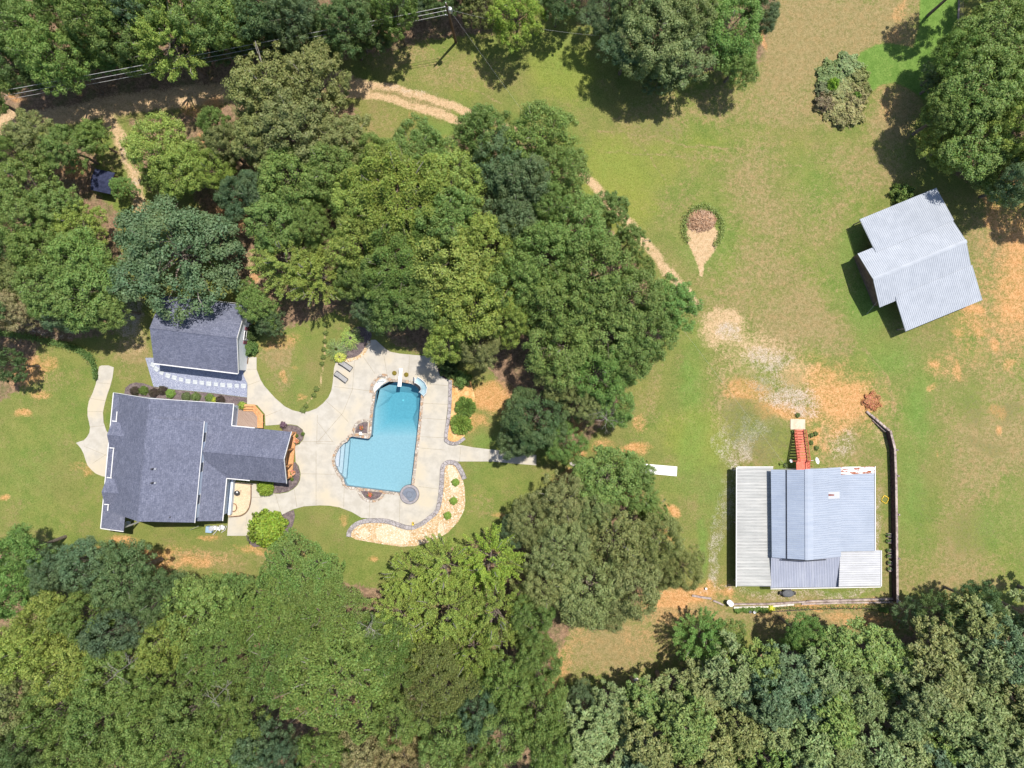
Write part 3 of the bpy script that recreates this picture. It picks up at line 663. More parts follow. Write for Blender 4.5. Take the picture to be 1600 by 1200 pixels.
dr = MB(); dr.lathe(P(626,626,0)+Vector((0,0,-2.29)), [(0.14,0),(0.14,0.02)], 12); pool.part('drain', dr, M['white_plastic'])

def bed(name, pts, m, z=0.03, closed_sub=0):
    mb = MB(); mb.plate(ring(catmull(pts,True,3) if closed_sub else pts), -0.08, z); return struct(mb.build(name, m))
bed('gravel_bed', [(227,559),(383,559),(381,587),(386.5,600),(386,621),(327,613.5),(273,608.5),(240,604)], M['blue_gravel'], 0.02)
bed('mulch_bed', [(193,622),(196,606),(203,600),(212,597.5),(225,599),(240,604.5),(273,609),(327,614),(386,621.5),(385.5,640),(330,640),(230,632),(193,630)], M['mulch'], 0.025)
bed('mulch_bed', [(440,665),(455,664),(465,666),(472,671),(475,679),(473,687),(467,693),(460,697),(447,697)], M['mulch'], 0.05)
bed('mulch_bed', [(398,757),(450,752),(452,723),(461,722),(466,728),(469,740),(468,750),(464,758),(458,763.5),(450,768),(437,770.5),(425,770),(404,757)], M['mulch'], 0.05)
bed('mulch_bed', [(437,806),(448,800),(459,797),(461,806),(458,820),(450,835),(436,845),(415,853),(397,855),(388,848),(384,838),(396,829),(420,816)], M['mulch'], 0.03)
bed('mulch_bed', [(555,676),(556,668),(561,662),(568,659.5),(575,660),(574,677)], M['mulch'], 0.09)
bed('mulch_bed', [(563,766.5),(598,769.5),(594,776),(588,780),(579,781),(570,777)], M['mulch'], 0.09)
bed('patio_gravel', [(349,752),(392,755),(391.5,780),(389,792),(384,800),(376,805),(357,807),(352,800)], M['tan_gravel'], 0.04)
bed('pebble_bed', [(700,723),(708,722),(715,726),(721,740),(726,762),(727,785),(725,798),(716,815),(700,832),(676,846),(650,853),(625,854),(590,849),(556,843),(544,836),(547,826),(558,816),(572,812.5),(605,813),(630,821.5),(642,823),(659,818),(673,808),(684,797),(689,784),(692,750),(694,727)], M['pebbles'], 0.03)
bed('pale_pebble_patch', catmull([(588,826),(610,818),(635,826),(642,838),(632,850),(605,849),(590,842)],True,3), M['pebbles_pale'], 0.036)
bed('pale_pebble_patch', catmull([(700,728),(712,735),(718,755),(716,770),(706,768),(702,750)],True,3), M['pebbles_pale'], 0.036)
bed('pale_pebble_patch', catmull([(560,834),(570,824),(577,832),(572,841)],True,3), M['pebbles_pale'], 0.036)
bed('pale_pebble_patch', catmull([(684,824),(690,818),(694,832),(686,838)],True,3), M['pebbles_pale'], 0.036)
bed('straw_bed', [(704,600),(716,592),(735,592),(742,620),(738,650),(730,672),(724,685),(715,692),(702,692),(697,683),(702,640)], M['straw'], 0.03)
bed('palm_bed', catmull([(527,567),(530,548),(545,520),(562,510),(580,520),(578,532),(571,545),(560,556),(545,560)],True,3), M['mulch'], 0.03)
def edging(pts, wd, h, label, m='edge_stone', z0=-0.05):
    mb = MB(); strip(mb, pts, wd, z0, h); o = mb.build('stone_edging', M[m]); return tag(o, label, 'edging', 'stone edgings of the garden beds')
edging(catmull([(704,594),(702.5,640),(697,682),(699,689),(706,692.5),(716,691.5),(726,684)],False,4), 0.48, 0.30, 'grey stone border around the orange straw bed of two dark shrubs')
edging(catmull([(726,748),(721,736),(714,725),(706,722),(698,723),(692,730),(690.5,755),(687,784),(682,799),(671,809),(658,818.5),(643,824),(629,822),(605,814),(580,813),(566,815),(555,820),(547,829),(545,838)],False,3), 0.62, 0.28, 'grey stone border curving along the long tan pebble bed')
edging(catmull([(577,679),(553,678.5),(553.5,669),(558,661),(567,657),(576,658)],False,3), 0.32, 0.16, 'flagstone rim of the small mulch bed at the pool corner', 'coping')
edging(catmull([(560,766.5),(565,776),(572,781),(580,783),(590,781.5),(597,776.5),(600,771)],False,3), 0.30, 0.16, 'flagstone rim of the half-round mulch bed below the pool', 'coping')
edging(catmull([(528,567),(541,563.5),(555,560.5),(565,554.5),(572,545),(577,533)],False,3), 0.45, 0.12, 'tan stone rim of the palm bed at the deck corner', 'pebbles')
edging(catmull([(392.5,756),(392.5,778),(390,792),(385,800.5),(376,806),(358,807.5)],False,3), 0.16, 0.10, 'rusty brown rim around the tan gravel patio', 'pole_wood')
edging(catmull([(679,560),(684,573),(688,584),(697,592)],False,3), 0.2, 0.14, 'dark thin rim at the upper right corner of the pool deck', 'timber_dark')
for i,(px,py,a) in enumerate([(239,570,30),(244.5,576.5,35),(252.5,582.5,25),(262.5,587,20),(272.5,590,18),(283,593,12),(294,595.8,8),(305,597,5),(315.5,598,4),(326.5,599.5,3),(337.5,600.5,3),(348,601.7,2),(359,602.3,2),(370,602.8,2),(380.5,603,2)]):
    mb = MB(); s_ = 0.64+0.06*math.sin(i*2.3); mb.cbox((0,0,-0.03), s_, s_*0.88, 0.085, 0)
    o = mb.build('stepping_stone', M['stepping']); o.location = P(px,py,0); o.rotation_euler.z = -math.radians(a)
    tag(o, ('pale square stepping stone at the left end of the blue gravel path' if i == 0 else 'pale square stepping stone at the right end of the path beside the concrete walk' if i == 14 else
            'pale square stepping stone, %s along the blue gravel path from its left end' % ['','second','third','fourth','fifth','sixth','seventh','eighth','ninth','tenth','eleventh','twelfth','thirteenth','fourteenth'][i]), 'stepping stone', 'stepping stones in the blue gravel')

# ------------------------------------------------------------------ main house
class Frame:
    def __init__(s, o, ang):      # u axis at angle ang, v axis 90 deg clockwise from it
        s.o = Vector((o[0], o[1], 0)); s.u = Vector((math.cos(ang), math.sin(ang), 0)); s.v_ = Vector((math.sin(ang), -math.cos(ang), 0))
        s.ang = ang
    def __call__(s, u, v, z): return s.o + s.u*u + s.v_*v + Vector((0,0,z))
    def box(s, mb, u0, u1, v0, v1, z0, z1, mi=0):
        q = [(u0,v1),(u1,v1),(u1,v0),(u0,v0)]
        return mb.hexa([s(a,b,z0) for a,b in q], [s(a,b,z1) for a,b in q], mi)
    def gable(s, mb, prof, v0, v1, mi=0):      # profile (u,z) extruded along v
        n = len(prof); A = [s(u,v0,z) for u,z in prof]; B = [s(u,v1,z) for u,z in prof]
        mb.add(A+B, [tuple(range(n)), tuple(range(2*n-1,n-1,-1))]+[(i,i+n,(i+1)%n+n,(i+1)%n) for i in range(n)], mi)
    def gable_u(s, mb, prof, u0, u1, mi=0):    # profile (v,z) extruded along u
        n = len(prof); A = [s(u0,v,z) for v,z in prof]; B = [s(u1,v,z) for v,z in prof]
        mb.add(A+B, [tuple(range(n)), tuple(range(2*n-1,n-1,-1))]+[(i,i+n,(i+1)%n+n,(i+1)%n) for i in range(n)], mi)
HF = Frame((-46.69, -1.48), math.radians(-5.4))
house = Thing('house', 'long house with slate blue shingle roofs, white trim and a wing towards the pool', 'house', HF(0,8,0))
zR = lambda u: 8.5-0.544*u
zL = lambda u: 8.5+0.667*u
mb = MB()
HF.gable(mb, [(-5.6,-0.1),(8.5,-0.1),(8.5,zR(8.5)-0.3),(0,8.2),(-5.6,zL(-5.6)-0.3)], 0.8, 15.8)
mb2 = MB(); HF.gable(mb2, [(-0.5,3.0),(6.36,3.0),(6.36,6.05),(0,8.3)], 3.1, 15.75)
mb3 = MB(); HF.gable_u(mb3, [(3.8,-0.1),(10.0,-0.1),(10.0,3.45),(6.9,5.45),(3.8,3.45)], 8.0, 14.4); house.part('wing_wall', mb3, M['siding'])
wall = house.part('wall', mb, M['siding']); house.part('dormer_wall', mb2, M['siding'])
pts = lambda *q: [HF(*a) for a in q]
mb = MB()
mb.slab(pts((-6.05,16.25,zL(-6.05)),(0,16.25,8.5),(0,0.4,8.5),(-6.05,0.4,zL(-6.05))), 0.16)
mb.slab(pts((0,16.3,8.5),(9.0,16.3,zR(9)),(9.0,0.4,zR(9)),(0,0.4,8.5)), 0.16)
mb.tube([HF(0,0.4,8.49), HF(0,16.27,8.49)], 0.09, 6)
roof = house.part('roof', mb, M['shingle_house'])
mb = MB(); mb.slab(pts((0.0,16.27,8.53),(6.4,16.27,6.2),(6.4,2.9,6.2),(0.0,2.9,8.53)), 0.14); house.part('shed_dormer_roof', mb, M['shingle_house'])
mb = MB(); mb.slab(pts((6.2,6.9,5.75),(17.15,6.9,5.75),(17.15,3.4,3.6),(6.2,3.4,3.6)), 0.16)
mb.slab(pts((6.2,10.42,3.6),(17.15,10.42,3.6),(17.15,6.9,5.75),(6.2,6.9,5.75)), 0.16); mb.tube([HF(6.3,6.9,5.74),HF(17.1,6.9,5.74)],0.08,6)
house.part('wing_roof', mb, M['shingle_house'])
mb = MB(); mb.slab(pts((-7.1,18.7,3.9),(-5.7,18.7,4.2),(-5.7,0.4,4.2),(-7.1,0.4,3.9)), 0.14); mb.slab(pts((-5.7,18.75,4.2),(-3.85,18.75,4.28),(-3.85,15.6,4.28),(-5.7,15.6,4.2)), 0.14)
house.part('porch_roof', mb, M['shingle_house'])
for vc in (5.9, 13.5):
    mb = MB(); e = 4.78; pk = 5.7
    mb.slab(pts((-6.5,vc+1.75,e),(-5.2,vc+1.75,e),(-3.55,vc,pk),(-6.5,vc,pk)), 0.12)
    mb.slab(pts((-6.5,vc,pk),(-3.55,vc,pk),(-5.2,vc-1.75,e),(-6.5,vc-1.75,e)), 0.12)
    d = house.part('gable_dormer_roof', mb, M['shingle_house'])
    mb = MB(); HF.gable_u(mb, [(vc-1.5,3.9),(vc+1.5,3.9),(vc+1.5,4.8),(vc,5.5),(vc-1.5,4.8)], -6.2, -4.0); house.part('gable_dormer_wall', mb, M['siding'])
    for sg in (-1.8,1.8):
        mb = MB(); mb.beam(HF(-6.5,vc+sg,e-0.03), HF(-5.85,vc+sg,e-0.03), 0.12, 0.12); house.part('dormer_gutter', mb, M['white_trim'])
def gut(*segs):
    mb = MB()
    for a, b in segs: mb.beam(a, b, 0.11, 0.12)
    return house.part('gutter', mb, M['white_trim'])
ze = zL(-6.05)+0.02
gut((HF(-6.1,2.8,ze),HF(-6.1,4.1,ze))); gut((HF(-6.1,7.7,ze),HF(-6.1,11.7,ze))); gut((HF(-6.1,15.3,ze),HF(-6.1,16.2,ze)))
gut((HF(-7.15,0.4,3.9),HF(-7.15,18.72,3.9)),(HF(-7.15,18.78,3.92),HF(-3.85,18.82,4.26)))
mb = MB(); mb.beam(HF(6.42,2.85,6.17),HF(6.42,16.3,6.17),0.075,0.14); house.part('gutter', mb, M['white_trim'])
gut((HF(9.06,0.34,zR(9)),HF(9.06,3.3,zR(9))),(HF(9.06,3.33,3.62),HF(12.2,3.33,3.6)))
gut((HF(9.06,10.5,3.62),HF(12.2,10.5,3.6)),(HF(9.06,10.5,zR(9)),HF(9.06,16.3,zR(9))))
mb = MB()
for a, b in [((-7.1,0.36,3.9),(-5.9,0.36,4.6)),((-6.05,0.36,ze-0.1),(0,0.36,8.42)),((0,0.36,8.42),(9.0,0.36,zR(9)-0.08))]: mb.beam(HF(*a),HF(*b),0.06,0.2)
house.part('fascia', mb, M['white_trim']); mb = MB()
for a, b in [((17.2,3.4,3.54),(17.2,6.9,5.68)),((17.2,6.9,5.68),(17.2,10.42,3.54))]: mb.beam(HF(*a),HF(*b),0.06,0.2)
house.part('fascia', mb, M['white_trim'])
for u, v, z0, z1, r_, m_ in ((1.2,9.4,7.9,8.62,.09,'dark_metal'),(1.35,11.2,7.9,8.62,.09,'dark_metal'),(1.5,9.4,7.9,8.2,.12,'grey_metal'),(1.65,11.2,7.9,8.2,.12,'grey_metal'),(3.6,15.6,7.0,7.45,.07,'dark_metal')):
    mb = MB(); mb.tube([HF(u,v,z0), HF(u,v,z1)], r_, 8); house.part('roof_vent', mb, M[m_])
# wing's end: an open timber porch
mb = MB(); HF.box(mb, 14.4, 16.85, 3.7, 10.1, -0.1, 0.34); house.part('porch_floor', mb, M['wood_orange'])
for v in (3.75, 6.0, 8.2, 10.0):
    mb = MB(); mb.cbox(HF(16.72,v,0.34), 0.15, 0.15, 3.15, HF.ang); house.part('porch_post', mb, M['wood_orange'])
mb = MB(); HF.box(mb, 16.6, 16.8, 3.7, 10.1, 3.3, 3.5); house.part('porch_beam', mb, M['wood_orange'])
mb = MB(); mb.cbox(HF(14.45,6.9,0.4), 0.06, 2.0, 2.1, HF.ang); dr_ = house.part('door', mb, M['glass'])
mb = MB(); mb.tube([HF(14.52,6.5,1.3),HF(14.52,6.5,1.5)],0.03,6); house.part('handle', mb, M['grey_metal'], dr_)
for u, v in ((6.22,5.0),(6.22,9.0),(6.22,13.3)):
    mb = MB(); mb.cbox(HF(6.36,v,5.25), 0.06, 1.2, 0.62, HF.ang); wo = house.part('window', mb, M['glass'])
    mb = MB(); mb.cbox(HF(6.37,v,5.18), 0.07, 1.4, 0.07, HF.ang); house.part('sill', mb, M['white_trim'], wo)
for u, v in ((-6.9,16.4),(-4.1,16.4),(-6.9,18.4),(-4.1,18.4),(-6.9,1.2),(-6.9,4.5),(-6.9,8.0),(-6.9,11.5),(-6.9,14.5)):
    mb = MB(); mb.cbox(HF(u,v,0), 0.16, 0.16, 3.72, HF.ang); house.part('porch_column', mb, M['white_trim'])
mb = MB(); HF.box(mb, 8.62, 8.95, 10.6, 16.0, -0.05, 0.9); house.part('patio_wall_base', mb, M['siding'])

# octagonal timber deck with built-in benches, top of the wing
dk = Thing('timber_deck', 'weathered brown corner deck edged by orange stained benches, between house and walk', 'deck', P(390,650,0))
mb = MB(); mb.plate(ring([(360,668),(360,640),(380,636),(399,636),(409,648),(409,668)]), 0, 0.34); dk.part('floor', mb, M['deck_wood'])
def bench(pts, z, wd):
    mb = MB(); strip(mb, pts, wd, z-0.06, z); return mb
dk.part('bench_seat', bench([(380,636.5),(399,637),(409,649),(409,668)], 0.78, 0.42), M['wood_orange'])
dk.part('bench_back', bench([(380,632.8),(401,633.2),(413.2,647.5),(413.2,668)], 1.1, 0.34), M['wood_orange'])
dk.part('step', bench([(382,640.5),(397.5,641),(405.3,650.5),(405.3,668)], 0.46, 0.28), M['wood_orange'])
for px,py in [(381,633),(400,633),(413,648),(413,660),(390,633)]: mb = MB(); mb.cbox(P(px,py,0),0.1,0.1,1.05); dk.part('bench_leg', mb, M['wood_orange'])

# ------------------------------------------------------------------ garage
GF = Frame((-48.3, 7.47), math.radians(-6.9))
ga = Thing('garage', 'small slate roofed garage with a white gable, partly shaded by a big tree', 'garage', GF(5.8,0,0))
mb = MB(); GF.gable_u(mb, [(-4.2,-0.1),(4.2,-0.1),(4.2,3.2),(0,5.0),(-4.2,3.2)], 0.4, 11.52); gw = ga.part('wall', mb, M['siding_white'])
q = lambda *a: [GF(*k_) for k_ in a]
mb = MB(); mb.slab(q((0,0,5.2),(11.7,0,5.2),(11.6,-4.65,3.15),(0.1,-4.65,3.15)), 0.14); mb.slab(q((0.1,4.65,3.15),(11.6,4.65,3.15),(11.7,0,5.2),(0,0,5.2)), 0.14); mb.tube(q((0,0,5.19),(11.7,0,5.19)),0.08,6)
ga.part('roof', mb, M['shingle_garage'])
mb = MB(); mb.beam(GF(0.1,4.72,3.13), GF(11.6,4.72,3.13), 0.14, 0.14); ga.part('gutter', mb, M['white_trim'])
mb = MB(); mb.beam(GF(11.68,-4.65,3.09), GF(11.72,0,5.13), 0.06, 0.18); mb.beam(GF(11.72,0,5.13), GF(11.68,4.65,3.09), 0.06, 0.18); ga.part('fascia', mb, M['white_trim'])
mb = MB(); mb.cbox(GF(11.55,-0.6,1.1),0.08,1.1,1.3,GF.ang); gwin = ga.part('window', mb, M['glass'])
mb = MB()
for dv in (-0.58,0.58): mb.cbox(GF(11.57,-0.6+dv,1.05),0.08,0.09,1.4,GF.ang)
for zz in (1.02,1.7,2.42): mb.cbox(GF(11.58,-0.6,zz),0.09,1.24,0.07,GF.ang)
ga.part('frame', mb, M['white_trim'], gwin)
for dv in (-0.95,0.95):
    mb = MB(); mb.cbox(GF(11.56,-0.6+dv,1.1),0.06,0.45,1.3,GF.ang); ga.part('shutter', mb, M['maroon'])
mb = MB(); mb.cbox(GF(11.56,-2.9,0.02),0.08,0.95,2.05,GF.ang); gd = ga.part('door', mb, M['glass'])
mb = MB(); mb.tube([GF(11.62,-2.55,1.0),GF(11.62,-2.55,1.15)],0.03,6); ga.part('handle', mb, M['grey_metal'], gd)
mb = MB(); mb.cbox(P(385,563.5,0.05),0.55,0.85,0.03,-math.radians(7)); tag(mb.build('door_mat', pm('brown_mat',(0.10,0.06,0.03),(0.16,0.10,0.06),9,0.95,0.1,0.3)), 'brown door mat on the concrete walk at the garage corner', 'door mat')
mb = MB(); mb.cbox(P(378,564.5,0.05),0.62,1.25,0.75,-math.radians(7)); mb.cbox(P(378,564.5,0.8),0.68,1.3,0.05,-math.radians(7),1)
tag(mb.build('storage_box', [M['spa_rim'],M['white_trim']]), 'pale grey storage box against the garage corner beside the door mat', 'storage box')

# ------------------------------------------------------------------ barn
M['barn_lap'] = pm('shaded_grey_lap', (0.285,0.305,0.345), (0.35,0.37,0.41), 1.5, 0.8, 0.1, 0)  # darker lap strips paint in rib shade along with dirt
M['carport_lap'] = pm('shaded_grimy_lap', (0.22,0.22,0.215), (0.33,0.33,0.32), 0.8, 0.8, 0.1, 0)  # grime and painted rib shade in one strip colour
BF = Frame((48.6, 14.1), math.radians(22.3))
bn = Thing('pole_barn', 'pale metal roofed pole barn, tilted on the lawn at the upper right', 'barn', BF(6.8,0,0))
b = lambda *a: [BF(*k_) for k_ in a]
zc = lambda v: 4.4-1.2*abs(v)/3.95
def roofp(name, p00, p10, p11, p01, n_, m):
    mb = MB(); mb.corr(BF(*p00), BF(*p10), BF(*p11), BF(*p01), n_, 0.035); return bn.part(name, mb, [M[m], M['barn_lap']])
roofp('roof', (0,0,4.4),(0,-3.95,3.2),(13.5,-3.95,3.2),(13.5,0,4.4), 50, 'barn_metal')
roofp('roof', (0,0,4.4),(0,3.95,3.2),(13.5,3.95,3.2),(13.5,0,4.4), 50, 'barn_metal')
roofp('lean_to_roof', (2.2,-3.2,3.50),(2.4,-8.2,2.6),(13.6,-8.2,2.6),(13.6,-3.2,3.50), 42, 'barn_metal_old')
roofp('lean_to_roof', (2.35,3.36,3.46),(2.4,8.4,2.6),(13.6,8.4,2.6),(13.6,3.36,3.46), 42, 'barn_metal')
mb = MB(); mb.slab(b((-0.05,0.26,4.37),(13.55,0.26,4.37),(13.55,0,4.46),(-0.05,0,4.46)),0.02); mb.slab(b((-0.05,0,4.46),(13.55,0,4.46),(13.55,-0.26,4.37),(-0.05,-0.26,4.37)),0.02); bn.part('ridge_cap', mb, M['barn_metal'])
mb = MB()
for a_, c_ in [((-0.03,-3.95,3.15),(-0.03,0,4.35)),((-0.03,0,4.35),(-0.03,3.95,3.15)),((2.32,-8.2,2.55),(2.15,-3.9,3.35)),((2.32,8.4,2.55),(2.30,3.9,3.35)),((13.63,-8.2,2.55),(13.6,-3.2,3.42)),((13.63,8.4,2.55),(13.6,3.4,3.38))]: mb = MB(); mb.beam(BF(*a_),BF(*c_),0.05,0.14); bn.part('fascia', mb, M['barn_metal'])
mb = MB(); BF.gable_u(mb, [(-3.8,-0.1),(3.8,-0.1),(3.8,3.0),(0,4.15),(-3.8,3.0)], 0.9, 13.2); bn.part('wall', mb, M['barn_wall'])
for v in (-7.9, 8.1):
    for u in (2.7, 6.2, 9.8, 13.2):
        mb = MB(); mb.cbox(BF(u,v,0),0.16,0.16,2.58,BF.ang); bn.part('post', mb, M['timber'])
mb = MB(); mb.tube([BF(0.95,2.6,3.0), P(1353.5,492,0.02)], 0.02, 5); bn.part('guy_wire', mb, M['wire'])

# ------------------------------------------------------------------ workshop
ws = Thing('workshop', 'workshop building with patchwork of blue, grey and white metal roofs behind the timber wall', 'workshop', P(1262,820,0))
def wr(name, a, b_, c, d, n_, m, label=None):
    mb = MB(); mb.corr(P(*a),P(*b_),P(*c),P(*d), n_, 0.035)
    return ws.part(name, mb, [M[m], M['carport_lap'] if m in ('carport_metal','white_metal_roof') else M['lap_shade_dirt']], label=label)
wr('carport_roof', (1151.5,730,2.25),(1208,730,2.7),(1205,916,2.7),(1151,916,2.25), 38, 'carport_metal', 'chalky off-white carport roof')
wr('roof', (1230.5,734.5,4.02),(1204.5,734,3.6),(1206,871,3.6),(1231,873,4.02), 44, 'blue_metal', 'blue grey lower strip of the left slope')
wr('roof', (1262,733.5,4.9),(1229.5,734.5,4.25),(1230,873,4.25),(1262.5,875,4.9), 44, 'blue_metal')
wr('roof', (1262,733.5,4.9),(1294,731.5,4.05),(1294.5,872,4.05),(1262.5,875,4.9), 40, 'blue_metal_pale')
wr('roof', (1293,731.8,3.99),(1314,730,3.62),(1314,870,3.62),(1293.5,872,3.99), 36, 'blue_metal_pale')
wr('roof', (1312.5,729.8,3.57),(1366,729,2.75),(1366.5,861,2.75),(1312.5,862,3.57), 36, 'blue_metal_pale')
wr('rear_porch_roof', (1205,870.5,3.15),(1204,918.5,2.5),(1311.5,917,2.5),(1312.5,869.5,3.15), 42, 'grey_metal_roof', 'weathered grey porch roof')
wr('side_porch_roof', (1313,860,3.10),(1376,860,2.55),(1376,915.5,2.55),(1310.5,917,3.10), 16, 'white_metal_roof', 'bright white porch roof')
mb = MB(); mb.corr(P(1313.2,729.6,3.62),P(1366.3,728.8,2.81),P(1366.3,739.5,2.81),P(1313.2,742,3.62),3,0.03); ws.part('rusted_sheet', mb, [M['rusty_metal'], M['rusty_metal']])
mb = MB(); mb.slab([P(1294.2,779.5,4.06),P(1312,779,3.74),P(1312,768,3.74),P(1294.2,769,4.06)],0.02); pt = ws.part('roof_patch', mb, M['white_metal_roof'])
mb = MB(); mb.slab([P(1294.6,775,4.075),P(1303.5,774.5,3.915),P(1303.5,772.5,3.915),P(1294.6,772,4.075)],0.01); ws.part('rust_stain', mb, pm('rust',(0.16,0.05,0.05),(0.26,0.09,0.07),5,0.9,0.1,0), pt)
mb = MB(); mb.slab([P(1258,874.8,4.90),P(1262.3,875.3,4.98),P(1262,732.8,4.98),P(1257.5,733.2,4.90)],0.03); mb.slab([P(1262.3,875.3,4.98),P(1271,874.5,4.78),P(1270.5,732.5,4.78),P(1262,732.8,4.98)],0.03); ws.part('ridge_cap', mb, M['blue_metal_pale'])
mb = MB(); mb.slab([P(1228.6,873.2,4.12),P(1230.4,873.2,4.12),P(1230,734.2,4.12),P(1228.2,734.2,4.12)],0.05); ws.part('gap_shade_strip', mb, M['rib_dark'])  # dark strip painting the shadow line at the step between roof levels
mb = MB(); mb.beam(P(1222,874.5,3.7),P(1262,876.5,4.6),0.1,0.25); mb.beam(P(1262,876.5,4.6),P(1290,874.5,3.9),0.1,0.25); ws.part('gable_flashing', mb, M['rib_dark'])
for a_, c_ in [((1150.6,730,2.22),(1150.2,917,2.22)),((1204,920,2.44),(1376,917,2.5)),((1367.3,728.5,2.72),(1367.6,860,2.72)),((1377,860,2.5),(1377,916,2.5)),((1152,729.5,2.3),(1208,729.5,2.74))]:
    mb = MB(); mb.beam(P(*a_),P(*c_),0.11,0.13); ws.part('gutter', mb, M['white_trim'])
def wallbox(a, b_, c, d, z0, zs):      # four px corners given at roof height, walls dropped vertically
    q_ = [P(*a), P(*b_), P(*c), P(*d)]
    mb.hexa([(k_.x,k_.y,z0) for k_ in q_], [(k_.x,k_.y,z) for k_,z in zip(q_, zs)])
mb = MB()
wallbox((1209,739,3.5),(1209,868,3.5),(1262,870,4.7),(1262,738,4.7),-0.1,(3.5,3.5,4.65,4.65)); ws.part('wall', mb, M['workshop_wall']); mb = MB()
wallbox((1262.5,738,4.7),(1262.5,870,4.7),(1310,867,3.5),(1310,736,3.5),-0.1,(4.6,4.6,3.4,3.4)); ws.part('wall', mb, M['workshop_wall']); mb = MB()
wallbox((1310.5,735,3.4),(1310.5,858,3.4),(1362,858,2.65),(1362,734,2.65),-0.1,(3.35,3.35,2.6,2.6))
ws.part('wall', mb, M['workshop_wall'])
for px,py,h in [(1154,734,2.2),(1154,820,2.2),(1154,912,2.2),(1207,914,2.4),(1258,915,2.4),(1308,914,2.4),(1371,911,2.4),(1371,866,2.4)]:
    mb = MB(); g = P(px,py,h-0.1); mb.cbox((g.x,g.y,0),0.14,0.14,h-0.1); ws.part('post', mb, M['timber'])

# red timber stair up to the workshop door
stg = Thing('staircase', 'red painted timber staircase climbing from the tan landing to the workshop', 'staircase', P(1250,672,0))
bl, br, tl, tr = Vector(P(1240.5,671,0)), Vector(P(1255.5,671,0)), Vector(P(1246.5,720,2.1)), Vector(P(1262,720,2.1))
for i in range(12):
    t0 = i/12; t1 = (i+1)/12; z = 2.1*(i+1)/12
    a_ = bl.lerp(tl,t0); b2 = br.lerp(tr,t0); c_ = br.lerp(tr,t1-0.018); d_ = bl.lerp(tl,t1-0.018)
    mb = MB(); mb.hexa([(k_.x,k_.y,z-0.06) for k_ in (d_,c_,b2,a_)], [(k_.x,k_.y,z) for k_ in (d_,c_,b2,a_)]); stg.part('tread', mb, M['red_wood'])
mb = MB(); mb.hexa([P(1244.5,737,1.98),P(1265,737,1.98),P(1264.5,719.5,1.98),P(1244,719.5,1.98)],[P(1244.5,737,2.06),P(1265,737,2.06),P(1264.5,719.5,2.06),P(1244,719.5,2.06)])
for i in range(8): mb.beam(P(1244.7,721+i*2,2.075),P(1264.5,721+i*2,2.075),0.15,0.02)
stg.part('landing_floor', mb, M['red_wood'])
for (s0,s1) in ((bl,tl),(br,tr)):
    mb = MB(); mb.beam(s0-Vector((0,0,0.05)), s1-Vector((0,0,0.12)), 0.06, 0.28); stg.part('stringer', mb, M['red_dark'])
    mb = MB(); mb.beam(s0+Vector((0,0,0.95)), s1+Vector((0,0,0.95)), 0.10, 0.06); mb.beam(s0+Vector((0,0,0.5)), s1+Vector((0,0,0.5)), 0.05, 0.05)
    for i in range(9):
        p_ = s0.lerp(s1,i/8); mb.beam(p_, p_+Vector((0,0,0.95)), 0.05, 0.05)
    stg.part('railing', mb, M['red_dark'])
mb = MB(); mb.beam(P(1265,719.5,3.0),P(1265.5,737,3.0),0.1,0.06); mb.beam(P(1265,719.5,2.5),P(1265.5,737,2.5),0.05,0.05)
for i in range(5): q_ = P(1265,719.5,2.05).lerp(P(1265.5,737,2.05),i/4); mb.beam(q_,q_+Vector((0,0,0.95)),0.05,0.05)
stg.part('railing', mb, M['red_dark'])
for px,py in ((1245,721),(1264,721),(1264,735),(1245,735)):
    mb = MB(); g = P(px,py,2.0); mb.cbox((g.x,g.y,0),0.12,0.12,1.98); stg.part('post', mb, M['red_dark'])
def dish(px, py, z, r, az, label):
    t = Thing('satellite_dish', label, 'satellite dish', P(px,py,z), 'satellite dishes on the stair rails')
    mb = MB(); n_ = 20; rings = 5; vs = []; fs = []
    el = math.radians(55)
    R = Matrix.Rotation(az,4,'Z') @ Matrix.Rotation(math.pi/2-el,4,'Y')
    for j in range(rings+1):
        rr = r*j/rings
        for i in range(n_): a_ = 2*math.pi*i/n_; vs.append(P(px,py,z)+R @ Vector((rr*math.cos(a_)*0.8,rr*math.sin(a_),0.35*rr*rr/r)))
    for j in range(rings):
        for i in range(n_): fs.append((j*n_+i,j*n_+(i+1)%n_,(j+1)*n_+(i+1)%n_,(j+1)*n_+i))
    mb.add(vs, fs); t.part('reflector', mb, M['white_plastic'], smooth=True)
    mb = MB(); f0 = P(px,py,z)+R@Vector((-r*0.8,0,0.3*r)); f1 = P(px,py,z)+R@Vector((-r*0.25,0,r*0.95)); mb.tube([f0,f1],0.02,5); mb.lathe(f1,[(0.03,-0.06),(0.06,0),(0.05,0.08)],8); t.part('feed_arm', mb, M['grey_metal'])
    return t
d1 = dish(1236.5,720,2.5,0.24,math.radians(200),'small white satellite dish on the left side of the red stair')
mb = MB(); mb.beam(P(1245,720.5,2.35),P(1237,720.5,2.4),0.05,0.05); d1.part('bracket', mb, M['red_dark'])
d2 = dish(1275.5,720,2.6,0.48,math.radians(20),'larger white satellite dish on the right side of the red stair')
mb = MB(); mb.beam(P(1264,719.5,2.5),P(1274,719.5,2.5),0.05,0.05); d2.part('bracket', mb, M['grey_metal'])

